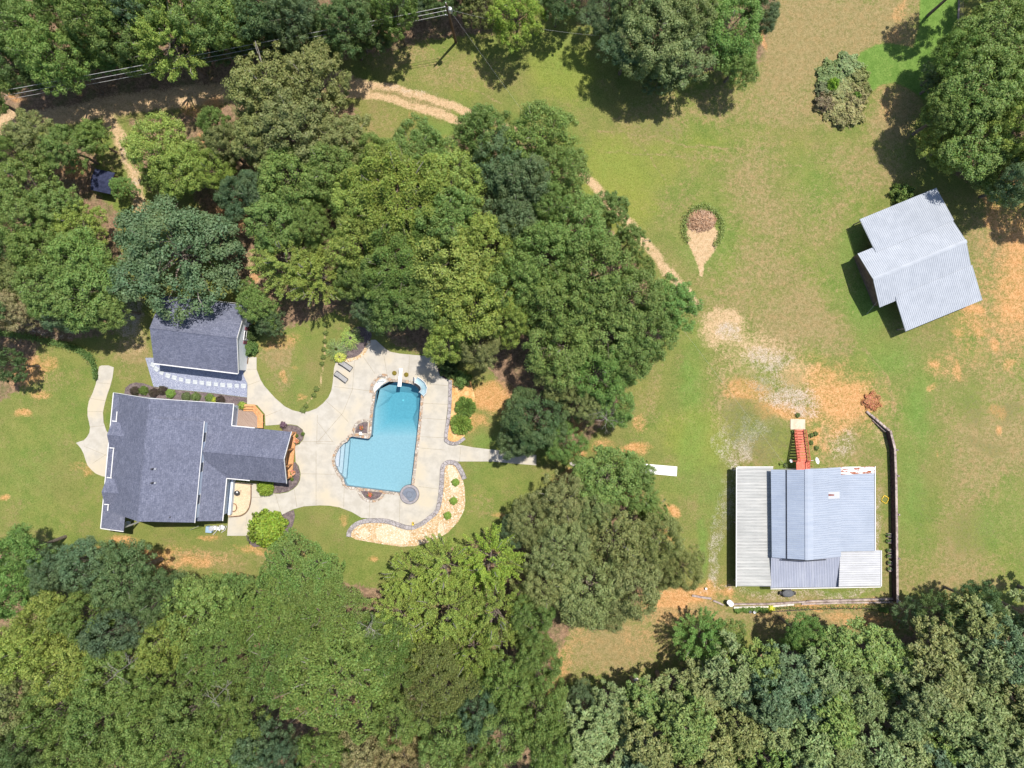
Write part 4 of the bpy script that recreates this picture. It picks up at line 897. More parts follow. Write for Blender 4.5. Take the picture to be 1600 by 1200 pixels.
# timber retaining wall, right side and bottom
rw = Thing('retaining_wall', 'weathered timber wall curving down the right side of the workshop yard', 'retaining wall', P(1396,800,0))
wl = [(1384,672),(1391,700),(1392.5,740),(1393.5,800),(1394,850),(1394.5,900),(1395,938)]
mb = MB(); strip(mb, wl, 0.22, -0.1, 1.18); rw.part('planks', mb, M['timber_dark'])  # dark tone puts the shade of the inner face into the planks
mb = MB(); strip(mb, wl, 0.30, 1.18, 1.30); rw.part('cap_rail', mb, M['timber'])
tp_ = [(1353,642.5),(1359,648),(1365,653.5),(1370,658.5),(1375,663.5),(1379.5,668),(1384,672)]
for i in range(6):
    mb = MB(); strip(mb, [tp_[i], tp_[i+1]], 0.26, -0.1, 0.28+0.16*i); rw.part('stepped_timber', mb, M['timber'])
    if i > 1:
        mb = MB(); strip(mb, [(tp_[i][0]-2.5,tp_[i][1]+2.5), (tp_[i+1][0]-2.5,tp_[i+1][1]+2.5)], 0.12, -0.1, 0.10*i); rw.part('stepped_timber', mb, M['timber'])
for i,(px,py) in enumerate([(1393.5,702),(1395,742),(1396,802),(1396.5,870),(1397.5,936)]):
    mb = MB(); mb.cbox(P(px+2,py,0),0.2,0.2,1.24); rw.part('post', mb, M['timber'])
def tim(pts, wd, h, label, m='timber'):
    mb = MB(); strip(mb, pts, wd, -0.05, h); return tag(mb.build('landscape_timber', M[m]), label, 'landscape timber', 'landscape timbers below the workshop')
tim([(1140,943.5),(1200,943),(1260,939.5)], 0.22, 0.30, 'long grey landscape timber below the carport corner')
tim([(1260,939),(1330,937),(1396,935)], 0.26, 0.30, 'long grey landscape timber ending at the corner of the timber wall')
tim([(1146,949),(1200,947.5),(1240,944)], 0.24, 0.18, 'pale plank lying below the long grey timber', 'stone')
tim([(1252,943.5),(1310,941.5),(1394,940.5)], 0.22, 0.18, 'pinkish plank half buried in orange clay by the wall corner')
tim([(1081,930),(1095,932.5),(1111,935)], 0.26, 0.22, 'short pale timber beside the orange clay slope')
tim([(1114,938),(1122,941),(1130,945)], 0.22, 0.18, 'short pale timber between the clay slope and the white barrel')
mb = MB(); strip(mb, [(1200,956),(1240,953.5),(1270,952),(1320,950.5),(1390,951.5)], 0.1, -0.05, 0.08); tag(mb.build('garden_edging', M['timber_dark']), 'thin dark edging strip below the planted row', 'edging')

# ------------------------------------------------------------------ pool-side things
sp = Thing('hot_tub', 'round hot tub with a folded blue grey cover set into the pool corner', 'hot tub', P(640.5,772,0))
c = P(640.3,772,0)
mb = MB(); mb.lathe(c, [(1.34,-0.3),(1.34,0.36),(1.30,0.42),(1.05,0.42),(1.05,0.36)], 40); sp.part('shell', mb, M['spa_rim'])
mb = MB(); mb.lathe(c+Vector((0,0,0.20)), [(1.36,0),(1.38,0.03),(1.36,0.07)], 40); sp.part('rim_band', mb, M['dark_metal'])
def arcpts(a0,a1,r,n_=26): return [(c.x+r*math.cos(math.radians(a0+(a1-a0)*i/n_)), c.y+r*math.sin(math.radians(a0+(a1-a0)*i/n_))) for i in range(n_+1)]
mb = MB(); mb.plate(arcpts(-85,170,1.0), 0.36, 0.50); cv = sp.part('cover', mb, M['spa_cover'])
mb = MB(); mb.plate(arcpts(176,271,0.96), 0.36, 0.455); sp.part('folded_cover_edge', mb, M['spa_rim'])
mb = MB()
for r in (0.42, 0.97):
    ap = arcpts(-83 if r > .9 else 0, 168 if r > .9 else 360, r); mb.tube([(x,y,0.505) for x,y in ap], 0.02, 5)
sp.part('seam', mb, M['tank'], cv)

db = Thing('diving_board', 'white diving board over the deep end of the pool', 'diving board', P(625,585,0))
mb = MB(); mb.slab([P(621,604,0.62),P(627.2,604,0.62),P(629,575.5,0.62),P(624.5,575.5,0.62)], 0.07); db.part('board', mb, M['white_plastic'])
mb = MB(); g = P(626.5,580,0.04); mb.cbox(g,0.42,0.7,0.5,0.05); mb.cbox(P(625.5,589,0.04),0.42,0.25,0.5,0.05); db.part('stand', mb, M['grey_metal'])
for px,py,l in ((616.3,583,'olive round moss disc in the deck left of the diving board'),(634.8,585.5,'olive round moss disc in the deck right of the diving board')):
    mb = MB(); mb.lathe(P(px,py,0.045), [(0.33,0),(0.33,0.05),(0.26,0.10),(0.08,0.13)], 18); tag(mb.build('moss_disc', M['moss']), l, 'planter', 'moss discs beside the diving board')
M['pad'] = pm('pale_entry_pad', (0.47,0.50,0.50), (0.56,0.58,0.57), 2, 0.6, 0.3, 0.05)
edging(catmull([(580,615),(580.5,606),(584,598),(590,591),(597,586.5),(603,587),(607,591),(611,595)],False,4), 0.42, 0.12, 'flagstone arc around the white entry pad at the upper left of the pool', 'coping')
lad = Thing('pool_ladder', 'grey handrails rising from a white entry pad at the upper left of the pool', 'pool ladder', P(594,598,0))
mb = MB(); mb.plate(ring([(583.5,607),(586,601),(591,595.5),(597,591.5),(602,592.5),(604.5,595.5),(597,601),(588,610),(585,614)]), 0.076, 0.12); lad.part('entry_pad', mb, M['pad'])
for d in (0,1):
    mb = MB(); pa = P(590+d*0.5,598-d*8,0.12); pb = P(600+d*2,597-d*8+ (1 if d else 0),0.12)
    mid = (pa+pb)/2
    mb.tube([pa, pa.lerp(mid,0.15)+Vector((0,0.15,0.6)), mid+Vector((-0.05,0.42,0.85)), pb.lerp(mid,0.15)+Vector((0,0.2,0.6)), pb], 0.03, 6); lad.part('handrail', mb, M['grey_metal'])
sld = Thing('pool_slide', 'curved white and pale blue pool slide at the upper right pool corner', 'pool slide', P(656,603,0))
mb = MB(); path = [(650,593,1.9),(655,596,1.7),(660,600,1.3),(663,606,0.9),(662,612,0.55),(658.5,616,0.35)]
cps = [P(*q_) for q_ in path]; prof_l = []
for i,pn in enumerate(cps):
    t = (cps[min(i+1,5)]-cps[max(i-1,0)]); t.z = 0; t.normalize(); s_ = Vector((-t.y,t.x,0))
    prof_l.append([pn+s_*0.42+Vector((0,0,0.26)), pn+s_*0.36+Vector((0,0,0.05)), pn+Vector((0,0,-0.05)), pn-s_*0.36+Vector((0,0,0.05)), pn-s_*0.42+Vector((0,0,0.26))])
vs = [v_ for r_ in prof_l for v_ in r_]; fs = [(i*5+j,i*5+j+1,(i+1)*5+j+1,(i+1)*5+j) for i in range(5) for j in range(4)]
mb.add(vs, fs); ch = sld.part('chute', mb, pm('pale_blue_fibreglass',(0.30,0.46,0.52),(0.44,0.56,0.60),1.5,0.35,0.5,0), smooth=True)
mb = MB()
for j in (0,4): mb.tube([r_[j] for r_ in prof_l], 0.05, 6)
sld.part('lip', mb, M['white_plastic'], ch)
mb = MB()
for dx in (-0.25,0.25):
    q_ = P(646,592,0)+Vector((0,dx,0)); mb.tube([q_, cps[0]+Vector((-0.1,dx,0.5))], 0.03, 6)
for i in range(6):
    q_ = P(646,592,0).lerp(cps[0]+Vector((-0.1,0,0)), (i+1)/7); mb.beam(q_-Vector((0,0.25,0)), q_+Vector((0,0.25,0)), 0.08, 0.03)
sld.part('steps', mb, M['white_plastic'])
mb = MB(); mb.tube([P(661,602,0), cps[3]-Vector((0,0,0.1))], 0.04, 6); sld.part('leg', mb, M['white_plastic'])

def lounger(px, py, ang, label):
    o = P(px,py,0.045); t = Thing('sun_lounger', label, 'sun lounger', o, 'sun loungers on the pool deck')
    R = Matrix.Rotation(ang,4,'Z'); L = lambda x,y,z: o + R @ Vector((x,y,z))
    L_, W_ = 1.95, 0.66
    mb = MB(); mb.tube([L(-L_/2,-W_/2,0.34),L(L_/2,-W_/2,0.34),L(L_/2,W_/2,0.34),L(-L_/2,W_/2,0.34),L(-L_/2,-W_/2,0.34)],0.055,6); t.part('frame', mb, M['dark_metal'])
    mb = MB(); mb.hexa([L(-0.35,-W_/2+.03,0.335),L(L_/2-.02,-W_/2+.03,0.335),L(L_/2-.02,W_/2-.03,0.335),L(-0.35,W_/2-.03,0.335)],[L(-0.35,-W_/2+.03,0.352),L(L_/2-.02,-W_/2+.03,0.352),L(L_/2-.02,W_/2-.03,0.352),L(-0.35,W_/2-.03,0.352)]); t.part('seat', mb, M['sling'])
    mb = MB(); mb.hexa([L(-0.95,-W_/2+.03,0.60),L(-0.36,-W_/2+.03,0.335),L(-0.36,W_/2-.03,0.335),L(-0.95,W_/2-.03,0.60)],[L(-0.95,-W_/2+.03,0.615),L(-0.36,-W_/2+.03,0.352),L(-0.36,W_/2-.03,0.352),L(-0.95,W_/2-.03,0.615)]); bk = t.part('backrest', mb, M['sling'])
    mb = MB(); mb.tube([L(-0.36,-W_/2,0.34),L(-0.97,-W_/2,0.62),L(-0.97,W_/2,0.62),L(-0.36,W_/2,0.34)],0.05,6); t.part('back_frame', mb, M['dark_metal'], bk)
    for x in (-0.8,0.8):
        for y in (-W_/2,W_/2):
            mb = MB(); mb.tube([L(x,y,0),L(x,y,0.33)],0.025,6); t.part('leg', mb, M['dark_metal'])
    return t
lounger(541,571,math.radians(-35),'grey sun lounger with dark frame, partly shaded beside the palm bed')
lounger(534,589,math.radians(-37),'grey sun lounger with dark frame in full sun at the deck edge')

def pot_flower(px, py, z, r, petal, label, name='flower_pot'):
    t = Thing(name, label, 'flowers', P(px,py,z))
    mb = MB(); mb.lathe(P(px,py,z), [(r*.6,0),(r*.85,r*1.1),(r*.9,r*1.2),(r*.75,r*1.2)], 14); t.part('pot', mb, M['terracotta'])
    mb = MB(); rr = random.Random(int(px*7))
    for i in range(40):
        a_ = rr.uniform(0,6.28); q_ = r*math.sqrt(rr.random())*1.15; z_ = z+r*1.2+rr.uniform(0,r*.7); s_ = r*.30
        p_ = Vector((P(px,py,0).x+q_*math.cos(a_), P(px,py,0).y+q_*math.sin(a_), z_))
        e1 = Vector((rr.uniform(-1,1),rr.uniform(-1,1),rr.uniform(-.5,.5)))*s_; e2 = Vector((rr.uniform(-1,1),rr.uniform(-1,1),rr.uniform(-.5,.5)))*s_
        mb.add([p_-e1,p_+e2,p_+e1,p_-e2],[(0,1,2,3)], 0 if rr.random()<.6 else 1)
    t.part('blooms', mb, [M[petal], M['leafgreen']]); return t
M['leafgreen'] = pm('flower_leaves', (0.06,0.12,0.03), (0.10,0.17,0.04), 6, 0.8, 0.2, 0)
pot_flower(565.5,668.5,0.09,0.30,'red_petal','red flowers in a pot on the small mulch bed at the inner pool corner')
pot_flower(579,772,0.09,0.34,'red_petal','red and orange flowers in the half-round mulch bed below the pool')
pot_flower(465.5,689,0.05,0.36,'pink_petal','coral flowers in the mulch bed above the wing porch end')
pot_flower(459.5,738,0.05,0.36,'pink_petal','coral flowers in the mulch bed below the wing porch end')
mb = MB(); mb.cbox(P(563.5,677,0.09),0.32,0.36,0.3,0); mb.cbox(P(563.5,677,0.39),0.36,0.40,0.05,0); tag(mb.build('pool_light_box', M['white_plastic']), 'small white box at the rim of the inner pool corner bed', 'utility box')
mb = MB(); mb.cbox(P(645.5,818,0.28),0.26,0.42,0.22,0,0); mb.cbox(P(645.5,818,0.50),0.14,0.18,0.03,0,1); mb.cbox(P(645.5,816.9,0.50),0.14,0.10,0.03,0,1); tag(mb.build('lantern', [M['yellow'],M['dark_metal']]), 'small yellow and black lantern box on the grey pebble bed border', 'lantern')

fp = Thing('kettle_grill', 'black kettle grill with a pale lid top on the tan gravel patio', 'grill', P(371,770,0.04))
mb = MB(); mb.lathe(P(370.5,770,0.45), [(0.05,0),(0.26,0.12),(0.33,0.28),(0.33,0.32)], 20); fp.part('bowl', mb, M['dark_metal'])
mb = MB(); mb.lathe(P(370.5,770,0.775), [(0.34,0),(0.31,0.13),(0.2,0.23),(0.06,0.27)], 20); ld = fp.part('lid', mb, M['dark_metal'])
mb = MB(); mb.lathe(P(370.3,769.3,0.99), [(0.13,0),(0.13,0.02),(0.05,0.09)], 12); fp.part('lid_damper', mb, M['white_plastic'], ld)
for a_ in (0.3,2.4,4.5):
    mb = MB(); mb.tube([P(370.5,770,0.5)+Vector((0.12*math.cos(a_),0.12*math.sin(a_),0)), P(370.5,770,0.04)+Vector((0.34*math.cos(a_),0.34*math.sin(a_),0))],0.02,5); fp.part('leg', mb, M['dark_metal'])
mb = MB(); mb.tube([P(374.5,767.5,0.75),P(376.5,765.5,0.8)],0.025,5); fp.part('handle', mb, M['dark_metal'])
mb = MB(); cc = P(364.8,793,0.10)
mb.tube([cc+Vector((0.44*math.cos(i*math.pi/14),0.56*math.sin(i*math.pi/14),0)) for i in range(29)], 0.07, 6, caps=False)
tag(mb.build('fire_ring', pm('rusty_steel',(0.16,0.09,0.05),(0.28,0.17,0.10),4,0.8,0.2,0.1)), 'rusty oval fire ring lying on the tan gravel patio', 'fire ring')

ac = Thing('air_conditioner', 'blue grey air conditioning unit below the lower house corner', 'air conditioner', P(329.5,826,0))
mb = MB(); mb.cbox(P(329.5,826,0),0.85,0.85,0.75,-.09); ac.part('casing', mb, M['blue_plastic'])
mb = MB(); mb.lathe(P(329.5,826,0.75), [(0.34,0),(0.34,0.03),(0.1,0.05)], 20); ac.part('fan_grille', mb, M['grey_metal'])
def chair(px, py, az, label):
    o = P(px,py,0); t = Thing('plastic_chair', label, 'chair', o, 'white plastic chairs by the house')
    R = Matrix.Rotation(az,4,'Z'); L = lambda x,y,z: o+R@Vector((x,y,z))
    def bx(x0,x1,y0,y1,z0,z1):
        m_ = MB(); q_=[(x0,y0),(x1,y0),(x1,y1),(x0,y1)]; m_.hexa([L(a_,b_,z0) for a_,b_ in q_],[L(a_,b_,z1) for a_,b_ in q_]); return m_
    t.part('seat', bx(-.25,.25,-.25,.25,.40,.44), M['white_plastic'])
    m_ = MB()
    for i in range(5): m_.hexa([L(-.24+i*.105,.24,.44),L(-.18+i*.105,.24,.44),L(-.18+i*.105,.28,.44),L(-.24+i*.105,.28,.44)],[L(-.24+i*.105,.32,.9),L(-.18+i*.105,.32,.9),L(-.18+i*.105,.36,.9),L(-.24+i*.105,.36,.9)])
    m_.beam(L(-.27,.34,.9),L(.27,.34,.9),.05,.06); t.part('backrest', m_, M['white_plastic'])
    for x in (-.29,.24): t.part('armrest', bx(x,x+.05,-.25,.28,.62,.66), M['white_plastic'])
    for x in (-.26,.21):
        for y in (-.25,.21): t.part('leg', bx(x,x+.05,y,y+.05,0,.62 if y<0 else .42), M['white_plastic'])
chair(337.5,824,0.4,'white plastic chair closest to the blue grey air conditioner')
chair(344,825,-0.3,'white plastic chair in the middle of the row beside the air conditioner')
chair(350,823,1.2,'white plastic chair farthest from the air conditioner, beside the concrete walk')
chair(204,816.5,1.7,'white plastic chair in the shade under the lower left porch roof')
mb = MB(); mb.tube([P(333,835,0.05),P(337,831,0.3),P(340,827,0.5)],0.05,6); mb.tube([P(346,832,0.06),P(352,828,0.3),P(354,822,0.5)],0.04,6); tag(mb.build('downspout', M['white_trim']), 'white downspout pipes lying on the ground below the plastic chairs', 'downspout')
mb = MB(); mb.beam(P(310,822,2.2),P(297,828,0.02),0.05,0.05); tag(mb.build('leaning_pole', M['wire']), 'thin pale pole leaning on the shaded lower house wall', 'pole')
mb = MB(); mb.cbox(P(363,637.5,0),1.0,0.5,0.6,-.09); tag(mb.build('planter_box', M['white_trim']), 'white planter box at the notch between house and timber deck', 'planter')

# ------------------------------------------------------------------ yard things around the workshop
br_ = Thing('barrel', 'white round barrel at the lower left corner of the workshop yard', 'barrel', P(1140,941,0))
mb = MB(); mb.lathe(P(1139.5,941,0), [(0.36,0),(0.40,0.3),(0.40,0.65),(0.36,0.92),(0.33,0.92)], 24); br_.part('drum', mb, M['white_plastic'])
mb = MB(); mb.lathe(P(1139.5,941,0.92), [(0.34,0),(0.34,0.04),(0.30,0.05),(0.1,0.04)], 24); br_.part('lid', mb, M['white_trim'])
mb = MB(); mb.lathe(P(1102.5,919,0), [(0.13,0),(0.16,0.36),(0.14,0.36)], 14); mb.tube([P(1101,919,0.36),P(1102.5,917.5,0.5),P(1104,919,0.36)],0.012,5); tag(mb.build('bucket', M['white_plastic']), 'small white bucket on the orange clay left of the carport', 'bucket')
tk = Thing('oval_tank', 'dark oval tank lying on dry grass below the workshop porch', 'tank', P(1231,928,0))
tc = P(1231.5,927.5,0.62)
mb = MB(); mb.lathe((tc.x,tc.y,0.15), [(0.62,0),(0.82,0.12),(0.86,0.35),(0.80,0.52),(0.55,0.62),(0.1,0.64)], 28, sx=1.0, sy=0.62); tk.part('body', mb, M['tank'])
for s_ in (-1,1):
    mb = MB(); mb.lathe((tc.x+s_*0.98,tc.y,0.2), [(0.16,0),(0.18,0.25),(0.06,0.32)], 12, sx=1.0, sy=1.5); tk.part('end_cap', mb, M['dark_metal'])
    mb = MB(); mb.cbox((tc.x+s_*.5,tc.y,0),0.14,0.9,0.2); tk.part('cradle', mb, M['timber_dark'])
hs = MB()
rr = random.Random(4); hp = []
for i in range(70):
    a_ = i*0.42; r_ = 0.46+0.06*math.sin(i*1.7)+rr.uniform(-.03,.03); hp.append(P(1383,780.5,0.03+0.012*(i%6))+Vector((r_*math.cos(a_),r_*math.sin(a_)*1.1,0)))
hs.tube(hp,0.028,5); tag(hs.build('garden_hose', M['yellow']), 'coiled yellow garden hose between workshop and timber wall', 'hose')
pnames = ['topmost','second','third','fourth','fifth','lowest']
for i,py in enumerate((835.5,845,860,868,879,889)):
    t = Thing('planter_tub', '%s tub of the six lined up inside the timber wall' % pnames[i], 'planter', P(1388,py,0), 'planter tubs along the timber wall')
    mb = MB()
    if i == 5: mb.lathe(P(1389,py,0), [(0.22,0),(0.28,0.35),(0.30,0.38),(0.24,0.38),(0.22,0.30)], 18)
    else:
        g = P(1388+i*0.2,py,0)
        for dx,dy,sx_,sy_ in ((0,.24,.52,.05),(0,-.24,.52,.05),(.24,0,.05,.43),(-.24,0,.05,.43)): mb.cbox((g.x+dx,g.y+dy,0),sx_,sy_,.42)
        mb.cbox((g.x,g.y,0.0),.43,.43,.30,0,1)
    t.part('tub', mb, [M['timber'], M['mulch']])
    mb = MB(); r2 = random.Random(i); g = P(1388+i*0.2,py,0.35)
    for k2 in range(45 if i in (0,5) else 80):
        p_ = g+Vector((r2.gauss(0,.11),r2.gauss(0,.12),abs(r2.gauss(0.05,.07)))); e1 = Vector((r2.uniform(-1,1),r2.uniform(-1,1),r2.uniform(-.4,.4)))*.09; e2 = Vector((r2.uniform(-1,1),r2.uniform(-1,1),r2.uniform(-.4,.4)))*.07
        mb.add([p_-e1,p_+e2,p_+e1,p_-e2],[(0,1,2,3)])
    t.part('herbs', mb, M['leafgreen'])
for px,py,r,m,l in ((1178,955.5,.20,'grey_metal','small grey pot in the weedy strip below the long timber'),(1171.5,955,.19,'tank','small dark pot beside the grey pot below the long timber')):
    mb = MB(); mb.lathe(P(px,py,0), [(r*.7,0),(r,.3),(r*1.08,.33),(r*.8,.33),(r*.75,.25)], 16); tag(mb.build('plant_pot', M[m]), l, 'pot')

# brush pile on its sandy scrape
bp_ = MB(); rr = random.Random(11)
for i in range(900):
    t_ = rr.random(); a_ = rr.uniform(0,6.28); q_ = math.sqrt(rr.random())
    px = 1095+q_*23*math.cos(a_); py = 345+q_*18*math.sin(a_)
    if py > 366-0.18*(px-1072) or (py < 338 and px < 1085 and rr.random() < .6): continue
    hgt = 0.75*(1-q_*q_)+0.05
    p_ = P(px,py,0)+Vector((0,0,rr.uniform(0.2,1)*hgt)); az = rr.uniform(0,6.28); L_ = rr.uniform(.2,.75); el = rr.uniform(-.35,.35)
    d_ = Vector((math.cos(az)*math.cos(el),math.sin(az)*math.cos(el),math.sin(el)))*L_/2
    bp_.beam(p_-d_, p_+d_, rr.uniform(.02,.06), .03, rr.choice((0,0,1)))
r2_ = random.Random(3); hv_ = []; hf_ = []
for j in range(8):
    for i in range(28):
        a_ = 2*math.pi*i/28; q_ = (1-j/8)*(1+.13*math.sin(3*a_+1)+.09*math.sin(7*a_))
        x_ = 2.0*q_*math.cos(a_); y_ = 1.5*q_*math.sin(a_)-.1*math.cos(a_)
        hv_.append((P(1095,345).x+x_, max(P(1095,345).y+y_, P(1095,345).y-1.15+.2*x_), .55*math.sin(j/7*math.pi/2)+r2_.uniform(-.08,.14)*(j>0)-.02*(j==0)))
for j in range(7):
    for i in range(28): hf_.append((j*28+i,j*28+(i+1)%28,(j+1)*28+(i+1)%28,(j+1)*28+i))
hf_.append(tuple(7*28+i for i in range(28)))
bp_.add(hv_,hf_)
tag(bp_.build('brush_pile', [M['brush'], pm('pale_twigs',(0.44,0.30,0.20),(0.58,0.42,0.30),3,0.95,0.1,0)]), 'brown brush pile heaped at the top of the sandy teardrop in the meadow', 'brush pile')
fl = Thing('wire_fence', 'thin wire fence with weathered posts at the upper right edge of the lush strip', 'fence', P(1497,20,0))
fp_ = [(1501,-60),(1499.5,-25),(1498,5),(1496.5,32),(1495,55)]
for a_ in fp_:
    mb = MB(); mb.cbox(P(*a_,0),.12,.12,1.25); fl.part('post', mb, M['timber'])
for z in (.4,.75,1.1):
    mb = MB(); mb.tube([P(*a_,0)+Vector((0,0,z)) for a_ in fp_],.02,4); fl.part('wire', mb, M['timber'])
mb = MB(); strip(mb, [(1500,-40),(1498,5),(1495.5,52)], .18, -.02, .12); fl.part('bottom_rail', mb, M['timber'])
sh = Thing('garden_shed', 'little shed with a dark blue roof half hidden between trees at the upper left', 'shed', P(160,283,0))
SFm = Frame((P(160,283,2.2).x, P(160,283,2.2).y), math.radians(-12))
mb = MB(); SFm.box(mb,-1.2,1.2,-1.25,1.25,-.1,2.0); sh.part('wall', mb, M['barn_wall'])
mb = MB(); mb.slab([SFm(-1.4,1.5,2.1),SFm(1.4,1.5,2.1),SFm(1.4,0,2.6),SFm(-1.4,0,2.6)],.1); mb.slab([SFm(-1.4,0,2.6),SFm(1.4,0,2.6),SFm(1.4,-1.5,2.1),SFm(-1.4,-1.5,2.1)],.1); sh.part('roof', mb, pm('shaded_dark_blue_roofing',(0.018,0.022,0.05),(0.035,0.042,0.085),3,0.8,0.2,0.2))  # dark blue roof darkened further to paint in shadow
for px,py,s_,l in ((993,1061,.42,'largest pale stone at the lower edge of the small clearing'),(1001,1063,.34,'middle pale stone at the lower edge of the small clearing'),(1010,1064,.5,'long pale stone nearest the pines below the small clearing'),(895,725,.5,'pale stone on the shaded bare ground left of the white slab'),(903,729,.45,'pale stone beside the walkway between the two tree groups')):
    mb = MB(); mb.lathe(P(px,py,-.05), [(s_,0),(s_*.95,.12),(s_*.6,.24),(s_*.2,.28)], 9, sx=1.0, sy=.6, rz=px); tag(mb.build('field_stone', M['stone']), l, 'stone')

# ------------------------------------------------------------------ utility pole and wires
PB = P(712.5,66,0); PT = P(697,6,10.6)
def upole(base, top, label, name='utility_pole'):
    t = Thing(name, label, 'utility pole', base)
    d = (top-base)
    mb = MB(); mb.tube([base, base+d*.5, top], [.19,.165,.12], 10); t.part('pole', mb, M['pole_wood'])
    mb = MB(); mb.tube([base+d*.93+Vector((0,0,0)), top+d.normalized()*.35], [.13,.05], 8); t.part('pole_top_pin', mb, M['grey_metal'])
    q_ = base+d*.86+Vector((.34,-.06,0))
    mb = MB(); mb.lathe(q_-Vector((0,0,.5)), [(.2,0),(.27,.08),(.27,.85),(.2,.98),(.06,1.02)], 16); tr = t.part('transformer', mb, M['grey_metal'])
    mb = MB(); mb.tube([q_+Vector((.08,0,.5)),q_+Vector((.08,0,.75))],.05,6); mb.tube([q_+Vector((-.1,.05,.5)),q_+Vector((-.1,.05,.72))],.05,6); t.part('bushing', mb, M['white_plastic'], tr)
    for fr_,o_ in ((.93,(-.28,0,0)),(.83,(-.3,.05,0)),(.72,(-.45,.1,0))):
        mb = MB(); a_ = base+d*fr_; mb.tube([a_, a_+Vector(o_)],.035,6); mb.lathe(a_+Vector(o_)-Vector((0,0,.08)), [(.05,0),(.08,.06),(.05,.16)],8); t.part('insulator', mb, M['grey_metal'])
    return t
upole(PB, PT, 'brown utility pole with a grey transformer at the upper meadow edge')
P2 = P(-190,238,0)
upole(P2, P2+Vector((0,0,10.6)), 'brown utility pole beyond the left edge of the photo')
def wire(a, b_, sag, label, r=.028, cat='power line', grp='power lines above the dirt road'):
    pts_ = [a.lerp(b_,i/24)-Vector((0,0,sag*4*(i/24)*(1-i/24))) for i in range(25)]
    mb = MB(); mb.tube(pts_, r, 5); tag(mb.build('power_line', M['wire']), label, cat, grp)
dP = PT-PB
wire(PB+dP*.93+Vector((-.28,0,0)), P2+Vector((.1,.1,10.2)), .5, 'uppermost of the three pale power lines running left from the utility pole')
wire(PB+dP*.83+Vector((-.3,.05,0)), P2+Vector((.1,-.1,9.2)), .5, 'middle of the three pale power lines running left from the utility pole')
wire(PB+dP*.72+Vector((-.45,.1,0)), P2+Vector((.1,-.2,8.4)), .6, 'lowest of the three pale power lines running left from the utility pole', 0.022)
pts_ = (PB+dP*.84+Vector((.3,0,0)), P(1236,739,4.2))
mb = MB(); mb.tube([pts_[0].lerp(pts_[1],i/24)-Vector((0,0,1.2*4*(i/24)*(1-i/24))) for i in range(25)], .006, 4); tag(mb.build('power_line', M['wire']), 'long thin service wire slung from the utility pole across trees to the workshop', 'power line')
mb = MB(); a_, b_ = PB+dP*.86+Vector((.3,0,0)), P(1010,60,7); mb.tube([a_.lerp(b_,i/12)-Vector((0,0,1.5*4*(i/12)*(1-i/12))) for i in range(13)], .009, 4); tag(mb.build('power_line', M['wire']), 'thin wire running right from the utility pole into the trees', 'power line')
mb = MB(); mb.tube([P(300,466,4.6),P(372,474,4.2)],.03,5); tag(mb.build('power_line', M['wire']), 'short dark cable crossing the shaded far edge of the garage roof', 'power line')

# ------------------------------------------------------------------ vegetation
def rnd_unit(r, n):
    v = r.normal(size=(n,3)); return v/np.linalg.norm(v,axis=1,keepdims=True)
def leaf_mesh(name, C, Nn, S, asp=0.55, fold=0.12, mat='leaf', T=None, r=None):
    n = len(C); r = r or RNG
    Nn = Nn/np.maximum(np.linalg.norm(Nn,axis=1,keepdims=True),1e-6)
    a = rnd_unit(r,n) if T is None else T
    t = a-Nn*np.sum(a*Nn,1,keepdims=True); t /= np.maximum(np.linalg.norm(t,axis=1,keepdims=True),1e-6)
    b = np.cross(Nn,t); S = np.asarray(S).reshape(-1,1)
    V = np.stack([C-t*S*.5, C+b*S*asp*.5+Nn*fold*S-t*S*.06, C+t*S*.5, C-b*S*asp*.5+Nn*fold*S-t*S*.06],1).reshape(-1,3)
    me = bpy.data.meshes.new(name)
    me.vertices.add(4*n); me.vertices.foreach_set('co', V.astype(np.float32).ravel())
    me.loops.add(4*n); me.loops.foreach_set('vertex_index', np.arange(4*n,dtype=np.int32))
    me.polygons.add(n); me.polygons.foreach_set('loop_start', np.arange(0,4*n,4,dtype=np.int32))
    me.materials.append(M[mat]); me.update(); me.validate()
    return me

def clumps_to_leaves(r, cen, out, rad, per, size, flat=0.65, nb=(0.85,0.5,0.5)):
    """cen (m,3), out unit (m,3), rad (m,) -> leaf centres, normals, sizes"""
    m = len(cen); u = rnd_unit(r, m*per); q = r.random(m*per)**0.45
    R_ = np.repeat(rad,per)
    d = u*(q*R_)[:,None]; d[:,2] *= flat
    C = np.repeat(cen,per,0)+d
    Nn = u*nb[0]+np.array([0,0,nb[1]])+rnd_unit(r,m*per)*nb[2]
    S = size*r.uniform(.65,1.3,m*per)
    return C, Nn, S

